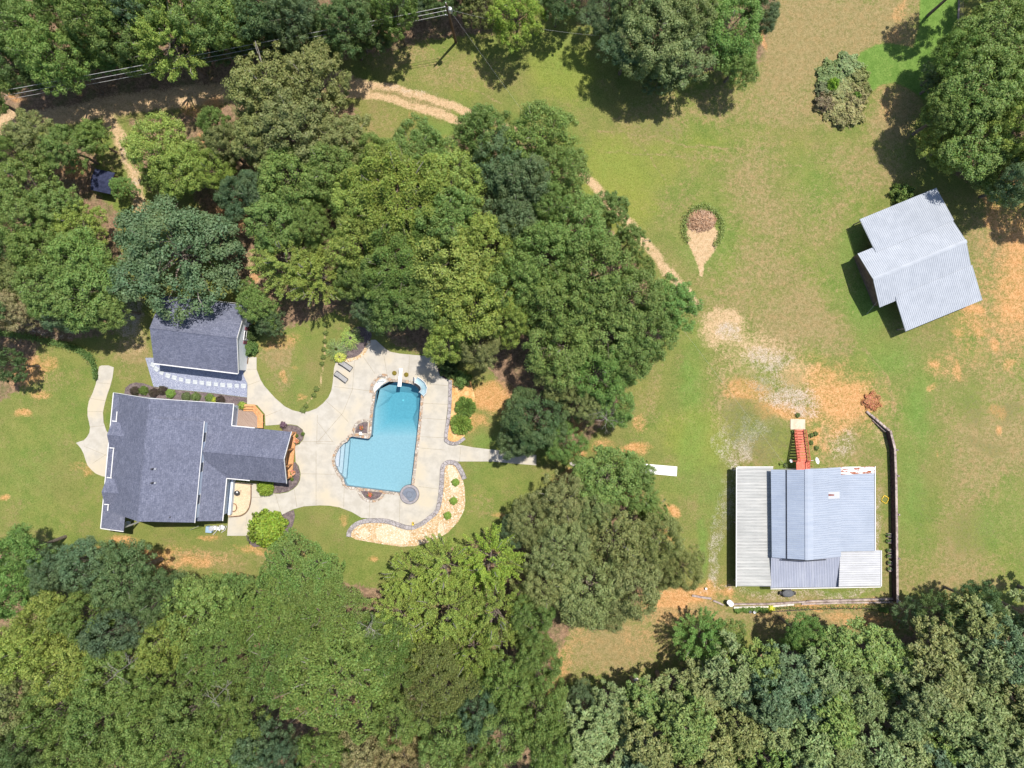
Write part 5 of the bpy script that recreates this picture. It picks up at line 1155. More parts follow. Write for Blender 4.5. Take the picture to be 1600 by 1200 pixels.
# every crown is built for a radius of 6 m with its base ring at z = 0
def crown_broad(seed, lobes=9, nclump=150, per=74, size=.36, crad=(.55,1.0), R=6.0, height=6.5, ragged=.12):
    r = np.random.default_rng(seed)
    L = [(np.array([0,0,height*.55]), R*.55)]
    a0 = r.uniform(0,6.28)
    for i in range(lobes):
        a = a0+i*2*math.pi/lobes+r.uniform(-.25,.25); d = R*r.uniform(.38,.74); lr = R*r.uniform(.24,.44)
        L.append((np.array([d*math.cos(a), d*math.sin(a), height*r.uniform(.15,.6)]), lr))
    for i in range(4):
        a = r.uniform(0,6.28); d = R*r.uniform(.1,.4); L.append((np.array([d*math.cos(a), d*math.sin(a), height*r.uniform(.5,.75)]), R*r.uniform(.28,.4)))
    cen, out = [], []
    while len(cen) < nclump:
        j = r.integers(len(L)); c, lr = L[j]
        u = rnd_unit(r,1)[0]
        if u[2] < -.25: continue
        p = c+u*lr*r.uniform(.86,1+ragged)*np.array([1,1,.8])
        if any(np.linalg.norm((p-c2)/np.array([1,1,.8])) < l2*.80 for k_,(c2,l2) in enumerate(L) if k_ != j): continue
        cen.append(p); out.append(u)
    cen = np.array(cen); out = np.array(out)
    rad = r.uniform(crad[0],crad[1],nclump)
    C, Nn, S = clumps_to_leaves(r, cen, out, rad, per, size)
    # loose inner leaves that close the crown
    n2 = nclump*10; k_ = r.integers(0,len(L),n2); lc = np.array([l[0] for l in L])[k_]; lr = np.array([l[1] for l in L])[k_]
    C2 = lc+rnd_unit(r,n2)*(lr*r.uniform(.4,.85,n2))[:,None]*np.array([1,1,.75])
    C = np.vstack([C,C2]); Nn = np.vstack([Nn, rnd_unit(r,n2)*.7+np.array([0,0,.6])]); S = np.concatenate([S, size*1.15*r.uniform(.8,1.3,n2)])
    return C, Nn, S, cen, L
def crown_smooth(seed, n=15000, R=6.0, height=5.0, size=.34):
    r = np.random.default_rng(seed)
    ph = r.uniform(0,6.28,8); fr = r.uniform(.5,1.6,(8,2))
    a = r.uniform(0,6.28,n); q = np.sqrt(r.random(n))
    rim = 1+.10*np.sin(3*a+ph[0])+.07*np.sin(5*a+ph[1])+.05*np.sin(9*a+ph[2])
    x = R*q*rim*np.cos(a); y = R*q*rim*np.sin(a)
    bump_ = sum(np.sin(x*fr[i,0]*1.5+y*fr[i,1]*(1 if i%2 else -1)*1.5+ph[i]) for i in range(8))*.26
    z = height*np.sqrt(np.maximum(1-q*q*.96,0))*.75+bump_+r.uniform(-.45,.2,n)
    C = np.stack([x,y,z],1)
    Nn = np.stack([x/R*.5,y/R*.5,np.full(n,.75)],1)+rnd_unit(r,n)*.85
    S = size*r.uniform(.6,1.3,n)
    keep = np.sin(x*2.1+ph[3])*np.sin(y*2.3+ph[4])+.55*np.sin(x*4.7+y*3.1+ph[5]) > -.95
    L = [(np.array([R*.5*math.cos(t),R*.5*math.sin(t),height*.45]),R*.4) for t in np.arange(0,6.28,.8)]
    return C[keep], Nn[keep], S[keep], C[keep][:200], L
def crown_feather(seed, sprays=95, per=130, R=6.0, height=7.0, size=.32):
    r = np.random.default_rng(seed); Cs, Ns, Ss, tips = [], [], [], []
    for i in range(sprays):
        a = r.uniform(0,6.28); q = math.sqrt(r.uniform(.02,1)); tier = (1-q)
        hz = height*(.25+.65*tier)+r.uniform(-.8,.8)
        tip = np.array([R*q*1.06*math.cos(a),R*q*1.06*math.sin(a),hz])
        root = tip*np.array([.45,.45,1])-np.array([0,0,1.1+r.uniform(0,.8)])
        d = tip-root; Ld = np.linalg.norm(d); d /= Ld
        t = r.random(per)**.7
        side = np.cross(d,[0,0,1]); side /= max(np.linalg.norm(side),1e-6)
        wdt = .75*(1-t*.75)*R/6
        C = root+np.outer(t*Ld,d)+np.outer(r.normal(0,.5,per)*wdt,side)+np.stack([np.zeros(per),np.zeros(per),r.normal(0,.16,per)-t*.2],1)
        Cs.append(C); Ns.append(rnd_unit(r,per)*.75+np.array([0,0,.75])+d*.2); Ss.append(size*r.uniform(.6,1.25,per)); tips.append(tip)
    L = [(t*.7,R*.3) for t in tips[::8]]
    return np.vstack(Cs), np.vstack(Ns), np.concatenate(Ss), np.array(tips), L
def crown_pine(seed, R=3.2, height=6.5, puffs=140, per=66):
    r = np.random.default_rng(seed); cen = []; ph = r.uniform(0,6.28,3); ox, oy = r.uniform(-.5,.5,2)
    for i in range(puffs):
        t = (i+.5)/puffs
        a = i*2.39996+r.uniform(-.5,.5); rim = 1+.16*math.sin(3*a+ph[0])+.12*math.sin(5*a+ph[1])
        q = R*math.sqrt(t)*rim*r.uniform(.8,1.05)
        z = height*(1-.72*t**1.2)+r.uniform(-.75,.45)
        cen.append([q*math.cos(a)+ox*(1-t),q*math.sin(a)+oy*(1-t),z])
    cen = np.array(cen); m = len(cen); rad = r.uniform(.36,.72,m)
    u = rnd_unit(r,m*per); u[:,2] = np.abs(u[:,2])*.9-.2; u /= np.linalg.norm(u,axis=1,keepdims=True)
    R_ = np.repeat(rad,per)
    C = np.repeat(cen,per,0)+u*(R_*r.uniform(.35,.75,m*per))[:,None]
    Nn = u*.55+np.cross(u,rnd_unit(r,m*per))*.8+np.array([0,0,.3])
    L = [(c*np.array([.8,.8,.97]),.5) for c in cen[::14]]
    return C, Nn, R_*.62*r.uniform(.8,1.15,m*per), cen, L, u

def limbs_mesh(name, L, base_z, H, r0, seed, extra=None, mat='bark', twigs=0):
    """trunk from the ground (z = 0) with tapering limbs into the lobes; crown origin at base_z"""
    r = random.Random(seed); mb = MB()
    lean = [Vector((0,0,0)),Vector((r.uniform(-.15,.15),r.uniform(-.15,.15),base_z*.5)),Vector((r.uniform(-.2,.2),r.uniform(-.2,.2),base_z)),Vector((0,0,base_z+H*.55))]
    mb.tube([Vector((0,0,-.15))]+lean[1:], [r0*1.25,r0,r0*.75,r0*.25], 9)
    for c, lr in L:
        e = Vector((float(c[0]),float(c[1]),base_z+float(c[2])))
        s0 = lean[2].lerp(lean[3], r.uniform(-.1,.55)); m_ = s0.lerp(e,.5)+Vector((r.uniform(-.4,.4),r.uniform(-.4,.4),r.uniform(-.5,.2)))
        mb.tube([s0,m_,e],[r0*.42,r0*.26,r0*.08],6)
        for k2 in range(2):
            e2 = e+Vector((r.uniform(-1,1),r.uniform(-1,1),r.uniform(0,.9)))*lr*.95; mb.tube([m_.lerp(e,.6),e2],[r0*.14,r0*.04],5)
    for k2 in range(twigs):
        c = extra[r.randrange(len(extra))]; e = Vector((float(c[0])*1.02,float(c[1])*1.02,base_z+float(c[2])+r.uniform(.2,.6))); s0 = Vector((e.x*.62,e.y*.62,e.z-1.3))
        mb.tube([s0,s0.lerp(e,.6)+Vector((r.uniform(-.2,.2),r.uniform(-.2,.2),.1)),e],[.07,.045,.02],5,1)
    me = bpy.data.meshes.new(name); me.from_pydata(mb.v,[],mb.f); me.materials.append(M[mat]); me.materials.append(M['bark_pale'])
    me.polygons.foreach_set('material_index',mb.m); me.update(); return me

PROTO = {}
def proto(kind, variants):
    PROTO[kind] = variants
LB = 5.5       # crown base height for the 6 m wide broadleaf prototypes
def mkproto(kind, i, res, base, top, r0, mat='leaf', T=None, asp=.55, twigs=0):
    C, Nn, S, cen, L = res[:5]
    cm = leaf_mesh('crown', C, Nn, S, asp, .12, mat, T, np.random.default_rng(i+99))
    tm = limbs_mesh('trunk', L, base, top, r0, i, cen, twigs=twigs)
    zc = float(np.median(C[:,2]))
    return dict(crown=cm, trunk=tm, base=base, zc=base+zc, top=base+float(C[:,2].max()), R=float(np.percentile(np.hypot(C[:,0],C[:,1]),97)))
proto('oak', [mkproto('oak', i, crown_broad(20+i, 8+i%3, 200, 125, .26, (.45,1.0)), LB, 6.5, .34, twigs=7) for i in range(4)])
proto('puff', [mkproto('puff', 10+i, crown_broad(50+i, 11, 240, 120, .25, (.55,.85), height=6.0, ragged=.06), 3.6, 6.0, .36, twigs=1) for i in range(2)])
proto('loose', [mkproto('loose', 20+i, crown_broad(70+i, 9, 170, 115, .28, (.4,.95), height=7.0, ragged=.35), LB, 7, .3, twigs=18) for i in range(3)])
proto('smooth', [mkproto('smooth', 30+i, crown_smooth(90+i, 26000, size=.25), 8.0, 5, .34, twigs=14) for i in range(2)])
proto('feather', [mkproto('feather', 40+i, crown_feather(110+i, 105, 185, size=.24), LB, 7, .28, twigs=12) for i in range(3)])
def pine_p(i):
    res = crown_pine(130+i); return mkproto('pine', 60+i, res, 7.5, 9, .2, 'needle', res[5], .42)
proto('pine', [pine_p(i) for i in range(6)])

TONE = dict(g=((.082,.140,.030),'mid green'), y=((.130,.185,.030),'yellow green'), d=((.045,.088,.03),'dark green'), o=((.112,.135,.044),'olive'), b=((.050,.092,.048),'blue green'),
            p=((.100,.140,.050),'grey green'), l=((.13,.21,.022),'lime green'), v=((.07,.15,.03),'vivid green'), t=((.185,.165,.075),'tan olive'), k=((.055,.095,.045),'deep green'))
FORM = dict(oak='broad leafy', puff='dense domed', loose='ragged', smooth='smooth', feather='feathery', pine='pine')
LAND = [('the utility pole',712,60),('the house',270,720),('the garage',310,525),('the swimming pool',610,690),('the brush pile',1095,360),('the pole barn',1440,405),('the workshop',1260,820),
        ('the white slab',1030,735),('the overgrown thicket',1315,140),('the top left corner',0,0),('the bottom left corner',0,1200),('the bottom right corner',1600,1200),('the top right corner',1600,0),('the small clearing',960,1020),
        ('the bottom edge',800,1200),('the little shed',160,283),('the road bend',620,150),('the left edge',0,480)]
ORD = ['nearest','second nearest','third nearest','fourth nearest','fifth nearest','sixth nearest','seventh nearest','eighth nearest','ninth nearest','tenth nearest','eleventh nearest','twelfth nearest','thirteenth nearest','fourteenth nearest','fifteenth nearest','sixteenth nearest','seventeenth nearest','eighteenth nearest','nineteenth nearest','twentieth nearest']
PLANTED = []
def tree(px, py, rpx, kind, tone, h=None, label=None):
    """px,py = crown centre as seen in the photo, rpx = crown radius there, h = full height in metres"""
    var = PROTO[kind][RNG.integers(len(PROTO[kind]))]
    sR = 0; zc = 8.0
    for _ in range(4):
        sR = rpx*K*(1-zc/100)/var['R']
        sz = (h/var['top']) if h else (0.55+.45*sR)
        zc = var['zc']*sz
    f = K*(1-zc/100)
    x, y = (px-800)*f, (600-py)*f
    PLANTED.append(dict(x=x,y=y,px=px,py=py,s=(sR,sz),kind=kind,tone=tone,var=var,label=label))
def finish_trees():
    used = set(); byrank = {}
    def inframe(t): return -30 < t['px'] < 1630 and -30 < t['py'] < 1230
    for t in PLANTED:
        best = min(LAND, key=lambda l: math.hypot(l[1]-t['px'], l[2]-t['py']))
        dx, dy = t['px']-best[1], t['py']-best[2]
        side = ('right of' if dx > 0 else 'left of') if abs(dx) > abs(dy) else ('below' if dy > 0 else 'above')
        t['land'] = best[0]; t['side'] = side; t['d'] = math.hypot(dx,dy)
        byrank.setdefault((best[0],side,inframe(t)),[]).append(t)
    for (ld,sd,inf),ts in byrank.items():
        ts.sort(key=lambda t: t['d'])
        for i, t in enumerate(ts):
            if t['label'] is None:
                what = TONE[t['tone']][1]+' '+FORM[t['kind']]+('' if t['kind']=='pine' else ' tree')
                o_ = ORD[min(i,19)]
                where = ('%s %s %s' % (o_, sd, ld)) if 'corner' not in ld and 'edge' not in ld else ('%s %s, %s it' % (o_, ld.replace('the ',''), sd))
                t['label'] = what+', '+where if inf else what+' out of frame, '+where
    for t in PLANTED:
        kind = t['kind']; nm = {'pine':'pine_tree'}.get(kind,'broadleaf_tree')
        root = bpy.data.objects.new(nm, None); COL.objects.link(root)
        root.location = (t['x'],t['y'],-.02); root.rotation_euler = (0,0,RNG.uniform(0,6.28)); root.empty_display_size = .5
        sR, sz = t['s']; root.scale = (sR*RNG.uniform(.95,1.05), sR*RNG.uniform(.95,1.05), sz)
        root['label'] = t['label']; root['category'] = 'pine' if kind == 'pine' else 'tree'; root['group'] = 'pines of the lower right stand' if kind == 'pine' else 'broadleaf trees around the clearings'
        c = bpy.data.objects.new('crown', t['var']['crown']); COL.objects.link(c); c.parent = root; c.location = (0,0,t['var']['base'])
        col = np.array(TONE[t['tone']][0])*RNG.uniform(.88,1.14)*np.array([RNG.uniform(.93,1.08),1,RNG.uniform(.9,1.1)])
        if kind == 'smooth': col = col*np.array([.80,.84,.72])
        c.color = (*col,1)
        k_ = bpy.data.objects.new('trunk', t['var']['trunk']); COL.objects.link(k_); k_.parent = root

TREES = [
 # top left wood
 (20,30,52,'oak','g',15),(75,85,56,'oak','g',16),(140,20,60,'oak','g',17),(178,52,48,'oak','g',14),(215,15,45,'loose','b',16),(262,58,60,'feather','y',16),(320,10,58,'oak','g',16),(352,30,44,'oak','y',14),(400,15,46,'oak','d',15),(398,60,38,'oak','d',8),
 (450,25,48,'oak','k',15),(478,45,42,'oak','d',9),(535,28,50,'loose','d',15),(590,28,40,'oak','d',9),(615,10,40,'loose','g',14),(650,0,32,'oak','b',7),(560,52,32,'oak','d',7),(10,98,42,'oak','d',12),(75,104,38,'oak','k',9),(130,86,38,'loose','d',9),
 (172,88,36,'oak','v',8),(222,84,34,'oak','d',7),(300,66,38,'oak','d',8),(350,68,32,'loose','d',8),(440,70,32,'oak','k',7),(510,72,26,'loose','d',6),(250,5,45,'oak','g',15),(95,10,45,'oak','g',16),(680,-6,30,'oak','d',8),(752,4,36,'loose','o',8),(722,-6,26,'loose','d',7),
 (808,22,46,'oak','l',12,'lime green leafy tree at the top edge right of the utility pole'),(872,2,34,'loose','d',9),
 # top middle
 (948,25,42,'oak','k',9),(982,75,46,'oak','b',10),(1020,45,62,'oak','p',13),(1055,85,56,'loose','p',11),(1037,112,34,'loose','b',8),(1080,20,50,'oak','p',13),(1140,45,55,'oak','v',11),(1155,95,36,'oak','g',9),(1190,20,32,'oak','k',9),(1000,5,50,'oak','p',13),
 # top right
 (1560,50,60,'oak','g',13),(1505,85,42,'oak','v',12),(1478,118,34,'oak','k',8),(1540,130,62,'oak','g',14),(1490,170,40,'oak','g',12),(1482,226,40,'oak','y',7.5),(1590,130,50,'oak','g',13),(1535,215,62,'oak','g',11),(1595,210,50,'oak','y',14),(1570,268,44,'oak','g',7.5),(1600,280,40,'oak','k',12),
 # left cluster
 (50,212,42,'loose','o',11),(95,225,40,'loose','g',11),(138,212,30,'loose','g',9),(15,240,34,'oak','g',11),(40,290,50,'loose','g',12),(20,340,56,'oak','g',13),(80,320,42,'loose','g',11),(120,350,38,'loose','y',10),(60,390,50,'oak','g',13),(115,405,52,'oak','g',13),(25,430,42,'loose','o',11),
 (70,450,50,'oak','g',13),(130,455,56,'oak','g',13),(178,430,30,'loose','g',10),(165,480,38,'oak','g',11),(95,482,38,'oak','b',11),(20,478,38,'loose','t',11),(5,395,40,'loose','d',11),(190,292,20,'oak','v',5),(10,570,28,'loose','d',9),
 (238,225,54,'oak','y',12,'yellow green rounded tree beside the drive, left of the big olive oak'),(280,265,44,'oak','y',11),(245,275,26,'loose','g',8),(300,235,28,'loose','o',9),
 (264,390,102,'puff','b',13,'big dark blue green domed tree overhanging the garage roof'),(335,365,34,'puff','b',9),
 (372,305,42,'puff','b',11),(335,195,30,'oak','g',10),(330,268,34,'oak','y',10),(345,225,34,'loose','o',11),
 (415,140,66,'loose','o',14,'largest olive oak, overhanging the dirt road from below'),(488,130,62,'loose','o',14),(455,200,70,'loose','o',15),(530,215,52,'loose','o',13),(395,215,50,'loose','o',13),(520,270,58,'oak','g',13),(450,280,55,'oak','g',13),(405,300,40,'oak','k',11),
 (445,405,62,'feather','y',12,'pale yellow green feathery tree at the upper right of the garage'),(490,430,52,'feather','y',12),(430,345,50,'oak','g',12),(400,480,34,'oak','g',9),(420,500,26,'oak','k',7),(480,350,44,'oak','g',12),(385,455,22,'loose','g',7),
 # the middle wood
 (620,300,88,'smooth','y',17,'broadest yellow green tree in the middle wood, between road bend and pool'),(560,310,58,'oak','y',15),(700,280,62,'oak','y',15),(690,340,64,'oak','g',16),(560,380,56,'oak','y',14),(620,400,72,'smooth','g',16),(700,410,70,'oak','y',16),(560,440,40,'oak','g',12),(620,470,52,'oak','g',13),(585,480,36,'oak','k',10),
 (760,390,62,'oak','y',16),(740,470,66,'oak','y',15),(685,470,50,'oak','g',13),(700,530,42,'oak','y',12),(755,535,38,'oak','o',11),(800,440,60,'oak','g',16),(790,500,46,'oak','y',13),(650,240,60,'oak','g',14),(590,250,40,'oak','g',12),
 (760,210,54,'oak','g',13),(748,198,26,'loose','g',10),(780,255,56,'oak','k',14),(845,215,62,'oak','g',14),(870,265,52,'oak','g',14),(820,290,60,'oak','k',15),(870,320,50,'oak','g',14),(800,340,55,'oak','k',14),(960,325,32,'loose','g',9),(985,375,28,'loose','g',9),(1005,420,24,'loose','g',8),
 (900,360,62,'oak','g',15),(850,400,62,'oak','g',16),(930,430,68,'oak','g',16),(985,470,58,'oak','g',15),(880,470,64,'oak','g',16),(1050,475,46,'loose','v',12,'rounded green tree at the right tip of the middle wood'),(1010,520,52,'oak','g',13),(950,520,60,'oak','g',14),(880,540,60,'oak','g',14),(930,580,52,'oak','v',12),(870,585,42,'oak','o',11),(985,560,42,'oak','g',12),(910,630,36,'oak','o',10),(960,630,36,'oak','v',9),
 (835,655,54,'puff','d',11,'deep green domed tree overhanging the walkway right of the pool'),(880,690,38,'puff','v',8),(812,690,34,'puff','k',9),
 # right of pool, lower
 (950,745,54,'oak','g',11),(995,742,30,'loose','g',9),(1000,775,32,'loose','g',9),(1020,800,24,'loose','g',8),(880,790,50,'loose','o',12),(930,800,44,'loose','p',11),(830,815,44,'oak','o',11),(805,835,30,'oak','k',9),(960,845,58,'loose','o',13),(1030,850,46,'oak','o',12),(1065,885,38,'oak','o',11),(880,860,58,'oak','o',13),(920,920,62,'oak','o',13),(990,920,52,'oak','o',13),(850,910,50,'oak','o',12),(952,948,38,'oak','o',10),(1035,892,34,'oak','o',10),(905,840,36,'loose','p',11),
 # bottom wood
 (695,890,52,'feather','y',14),(765,880,56,'feather','l',14),(640,905,44,'feather','y',13),(700,960,62,'feather','y',16),(770,960,58,'feather','y',16),(625,970,52,'feather','y',15),(740,1020,50,'feather','y',16),(660,1030,46,'feather','y',15),
 (460,910,70,'smooth','g',14),(420,965,64,'smooth','g',15),(500,970,70,'smooth','g',16),(520,1070,98,'smooth','g',19,'broadest smooth green tree in the bottom wood, draped in fine leaves'),(440,1050,72,'smooth','g',17),(590,1030,62,'smooth','g',17),
 (310,960,62,'oak','g',15),(365,935,38,'oak','g',12),(190,905,62,'oak','d',14),(130,885,44,'oak','k',13),(245,935,44,'oak','d',14),(25,865,46,'oak','v',13),(75,895,42,'oak','k',13),(10,925,48,'oak','v',15),(70,965,52,'oak','y',16),(130,960,44,'oak','g',16),(180,985,50,'oak','b',16),(255,1005,50,'oak','y',16),
 (330,1030,62,'smooth','g',17),(100,1040,56,'oak','y',17),(30,1020,50,'oak','y',17),(170,1060,52,'oak','g',17),(235,1075,50,'oak','g',17),(300,1110,56,'oak','g',18),(360,1120,52,'oak','g',18),(20,1110,50,'loose','o',17),(80,1120,50,'oak','g',18),(150,1135,52,'oak','g',18),(220,1150,52,'oak','g',18),(290,1180,50,'oak','g',18),(350,1185,50,'oak','g',18),(30,1180,50,'oak','d',18),(100,1190,50,'oak','g',18),(170,1200,50,'oak','g',18),
 (405,1160,40,'loose','b',18),(440,1185,40,'oak','b',18),(680,1075,60,'smooth','o',18),(620,1120,46,'oak','g',17),(560,1175,46,'loose','t',18),(620,1185,46,'oak','t',18),(505,1185,44,'oak','g',18),(690,1150,52,'oak','g',18),(745,1110,46,'oak','b',17),(790,1070,52,'oak','g',17),(835,1040,42,'oak','g',15),(840,1110,52,'oak','g',17),(790,1150,50,'oak','g',18),(860,1170,46,'oak','g',18),(740,1190,48,'oak','g',18),(825,970,40,'oak','g',14),(848,962,24,'oak','v',11),(830,1005,32,'oak','g',13),(680,1205,44,'oak','t',18),
 # trees along the pine stand's upper edge
 (1100,1000,46,'feather','v',9,'vivid green bushy tree alone at the right end of the bare clearing'),(1135,1000,34,'loose','g',8),(1253,995,36,'oak','v',10),(1475,965,42,'feather','d',11,'dark green star-leaved tree at the upper edge of the pines'),(1425,960,26,'feather','k',8),(1535,945,34,'oak','d',11),(912,1098,30,'oak','k',9),
]
for t in TREES: tree(*t)
# the pine stand: closely spaced crowns
pr = np.random.default_rng(5); spots = []
edge = [(905,1122),(960,1102),(1040,1092),(1085,1068),(1150,1046),(1220,1034),(1300,1016),(1350,1018),(1420,1022),(1500,1000),(1560,955),(1640,940),(1720,935)]
def edge_y(x): return float(np.interp(x,[e[0] for e in edge],[e[1] for e in edge]))
for tries in range(6000):
    x, y = pr.uniform(895,1690), pr.uniform(930,1270)
    if y < edge_y(x)+8 or x < 905: continue
    if any((x-a)**2+(y-b_)**2 < 45**2 for a,b_ in spots): continue
    spots.append((x,y))
spots.sort(key=lambda s: s[1])
for x, y in spots: tree(x, y, pr.uniform(45,60), 'pine', ['p','p','p','g','b','o'][pr.integers(6)], pr.uniform(14.5,18.5) if y > edge_y(x)+40 else pr.uniform(11,14))
# a margin of woodland just outside the frame
for tries in range(900):
    x, y = pr.uniform(-150,1750), pr.uniform(-110,1320)
    inside = -35 < x < 1640 and -35 < y < 1235
    if inside: continue
    if (1190 < x < 1520 and y < 0) or (x > 1600 and 300 < y < 925) or (x < 0 and 150 < y < 210) or (x < 0 and 560 < y < 830): continue
    if x > 880 and y > 900: continue
    if any((x-t['px'])**2+(y-t['py'])**2 < 66**2 for t in PLANTED): continue
    tree(x, y, pr.uniform(44,60), 'oak', ['g','d','o','g'][pr.integers(4)], pr.uniform(12,17))
finish_trees()
for o_ in bpy.data.objects:
    if 'label' in o_ and len(o_['label'].split()) > 16: print('LONG', o_.name, o_['label'])

# bare, dead trees
def dead_tree(px, py, z, sc, label, seed):
    sc *= .72; z -= 1.0
    r = random.Random(seed); base = P(px,py,z); b0 = Vector((base.x,base.y,0))
    t = Thing('dead_tree', label, 'dead tree', b0, 'bleached dead trees'); mb = MB(); top = Vector((base.x,base.y,z))
    mb.tube([b0, b0.lerp(top,.6)+Vector((.15,.1,0)), top],[.12,.07,.03],7)
    def grow(p, d, L_, rad, dep):
        e = p+d*L_; m_ = p.lerp(e,.5)+Vector((r.uniform(-.1,.1),r.uniform(-.1,.1),r.uniform(-.1,.1)))*L_
        mb.tube([p,m_,e],[rad,rad*.75,rad*.45],5)
        if dep:
            for k_ in range(r.choice((2,3))):
                nd = (d+Vector((r.uniform(-.8,.8),r.uniform(-.8,.8),r.uniform(-.25,.5)))).normalized(); grow(m_.lerp(e,r.random()),nd,L_*r.uniform(.5,.8),rad*.55,dep-1)
    for i in range(9):
        a = r.uniform(0,6.28); grow(b0.lerp(top,r.uniform(.75,1)), Vector((math.cos(a),math.sin(a),r.uniform(.1,.7))).normalized(), sc*r.uniform(.6,1.1), .024, 3)
    tb_ = t.part('trunk', mb, M['bark_pale'])
for a in [(178,1055,19.5,1.4,'bleached dead tree standing among green crowns near the bottom left corner',1),(330,1098,19.5,1.2,'bleached dead snag poking through the bottom wood left of the smooth broad tree',2),(948,655,10,1.9,'pale leafless tree between the middle wood and the white slab',3),
          (572,985,18,1.5,'bleached bare branches at the upper rim of the smooth broad tree',4)]: dead_tree(*a)

# shrubs
def shrub_mesh(seed, n, size, lump=.12, flat=.75, spiky=False, name='foliage'):
    r = np.random.default_rng(seed); u = rnd_unit(r,n); u[:,2] = np.abs(u[:,2])
    ph = r.uniform(0,6.28,6)
    rr = 1+lump*(np.sin(u[:,0]*7+ph[0])*np.sin(u[:,1]*6+ph[1])+.6*np.sin(u[:,2]*9+u[:,0]*4+ph[2]))
    q = r.uniform(.72,1.03,n)
    C = u*(rr*q)[:,None]; C[:,2] *= flat; C[:,2] += .05
    if spiky: return leaf_mesh(name, C, np.cross(u,rnd_unit(r,n))+np.array([0,0,.3]), size*r.uniform(.7,1.4,n), .3, .05, 'leaf', u, r)
    return leaf_mesh(name, C, u*.7+np.array([0,0,.4])+rnd_unit(r,n)*.7, size*r.uniform(.7,1.3,n), .6, .12, 'leaf', None, r)
SHR = [shrub_mesh(1,3200,.13), shrub_mesh(2,3600,.15,.2), shrub_mesh(3,2600,.30,.1,.75,True), shrub_mesh(4,2600,.2,.3,.7)]
STEM = MB()
for i in range(7):
    a = i*.9; STEM.tube([(0,0,-.05),(.3*math.cos(a),.3*math.sin(a),.3),(.62*math.cos(a),.62*math.sin(a),.5)],[.05,.035,.02],5)
stem_o = STEM.build('stems', M['bark']); STEM_ME = stem_o.data; bpy.data.objects.remove(stem_o)
def shrub(px, py, rpx, hgt, kind, col, label, cat='shrub', group=None, name='shrub', z=0.0):
    root = bpy.data.objects.new(name, None); COL.objects.link(root)
    f = K*(1-hgt*.5/100); root.location = ((px-800)*f,(600-py)*f,z); R = rpx*f
    root.scale = (R,R,hgt/.78); root.rotation_euler = (0,0,RNG.uniform(0,6.28)); root.empty_display_size = .3
    root['label'] = label; root['category'] = cat
    if group: root['group'] = group
    c = bpy.data.objects.new('foliage', SHR[kind]); COL.objects.link(c); c.parent = root; c.color = (*col,1)
    s_ = bpy.data.objects.new('stems', STEM_ME); COL.objects.link(s_); s_.parent = root
LIME=(.105,.175,.010); MIDG=(.07,.12,.022); DARK=(.032,.062,.018); PURP=(.05,.035,.032); OLV=(.13,.145,.05); GRY=(.088,.135,.045)
shrub(415.5,825.5,28.5,2.6,1,LIME,'largest bright lime bush, in the dark mulch bed below the walk')
shrub(413,763,12.5,1.3,1,LIME,'small bright lime bush beside the tan gravel patio')
shrub(727,637,15.5,1.1,2,(.075,.14,.025),'upper of the two spiky round shrubs in the orange straw bed','shrub','spiky shrubs in the straw bed')
shrub(720,663,16,1.1,2,(.10,.17,.025),'lower of the two spiky round shrubs in the orange straw bed','shrub','spiky shrubs in the straw bed')
for px,py,l in ((711.5,754,'topmost'),(708.5,783,'middle'),(699,806,'lowest')): shrub(px,py,6.2,.5,0,(.11,.20,.025),l+' of the three small green tufts on the pebble bed','shrub','tufts on the pebble bed')
for px,py,c_,l in ((210,611,PURP,'purple-brown foundation shrub, leftmost beside the house'),(223.5,610,MIDG,'green foundation shrub, second from the left beside the house'),(239,614,PURP,'purple-brown foundation shrub right of the first green one'),(253,610,PURP,'purple-brown foundation shrub touching the brightest green one'),(265.5,615,(.11,.21,.035),'brightest green foundation shrub beside the house'),
                   (290,620,(.08,.11,.045),'dull green foundation shrub, left of a pair beside the house'),(305,620,(.085,.13,.04),'dull green foundation shrub, right of a pair beside the house'),(327,622,(.10,.16,.04),'green foundation shrub near the right end of the mulch bed'),(343,625.5,PURP,'purple-brown foundation shrub, rightmost beside the house'),): shrub(px,py,7.2,.9,0,c_,l,'shrub','foundation shrubs along the house')
shrub(335,625,4.2,.7,3,(.30,.36,.03),'small yellow shrub near the right end of the foundation row')
shrub(380,633,5.5,.9,3,(.20,.28,.04),'leafy yellow green plant in the white planter box','plant',None,'potted_plant',.45)
shrub(391,521,13,1.8,1,DARK,'upper of two dark glossy shrubs against the white garage gable','shrub','shrubs at the garage gable')
shrub(389.5,543,12.5,1.6,1,(.06,.12,.03),'lower of two dark glossy shrubs against the white garage gable','shrub','shrubs at the garage gable')
shrub(699,572,15,1.7,3,DARK,'dark leafy shrub in shade at the upper right deck corner'); shrub(722,592,13,1.4,3,(.07,.13,.03),'leafy shrub in half shade above the orange straw bed')
for i,(px,py,r_) in enumerate([(508,507,4),(508.5,520,4),(507.5,533,3.6),(506,546,3.6),(504.5,558,4),(503,568,3.6),(494,608,4.2),(490.5,617,4),(473,641,4.8),(478,634,3.6)]): shrub(px,py,r_*.95,.4,3,(.10,.14,.035),'%s hedge plant counted downward in the thin line across the lawn island' % ['first','second','third','fourth','fifth','sixth','seventh','eighth','lowest','ninth'][i],'hedge plant','thin hedge line on the lawn island')
shrub(442,664,5,.7,3,(.13,.07,.11),'purple flowering plant at the left tip of the upper porch mulch bed')
for px,py,l in ((463,681,'small green tuft above the coral flowers'),(473,678,'small grey tuft at the upper rim of the porch bed'),(456,749,'small green tuft in the lower porch bed')): shrub(px,py,3,.4,0,MIDG,l)
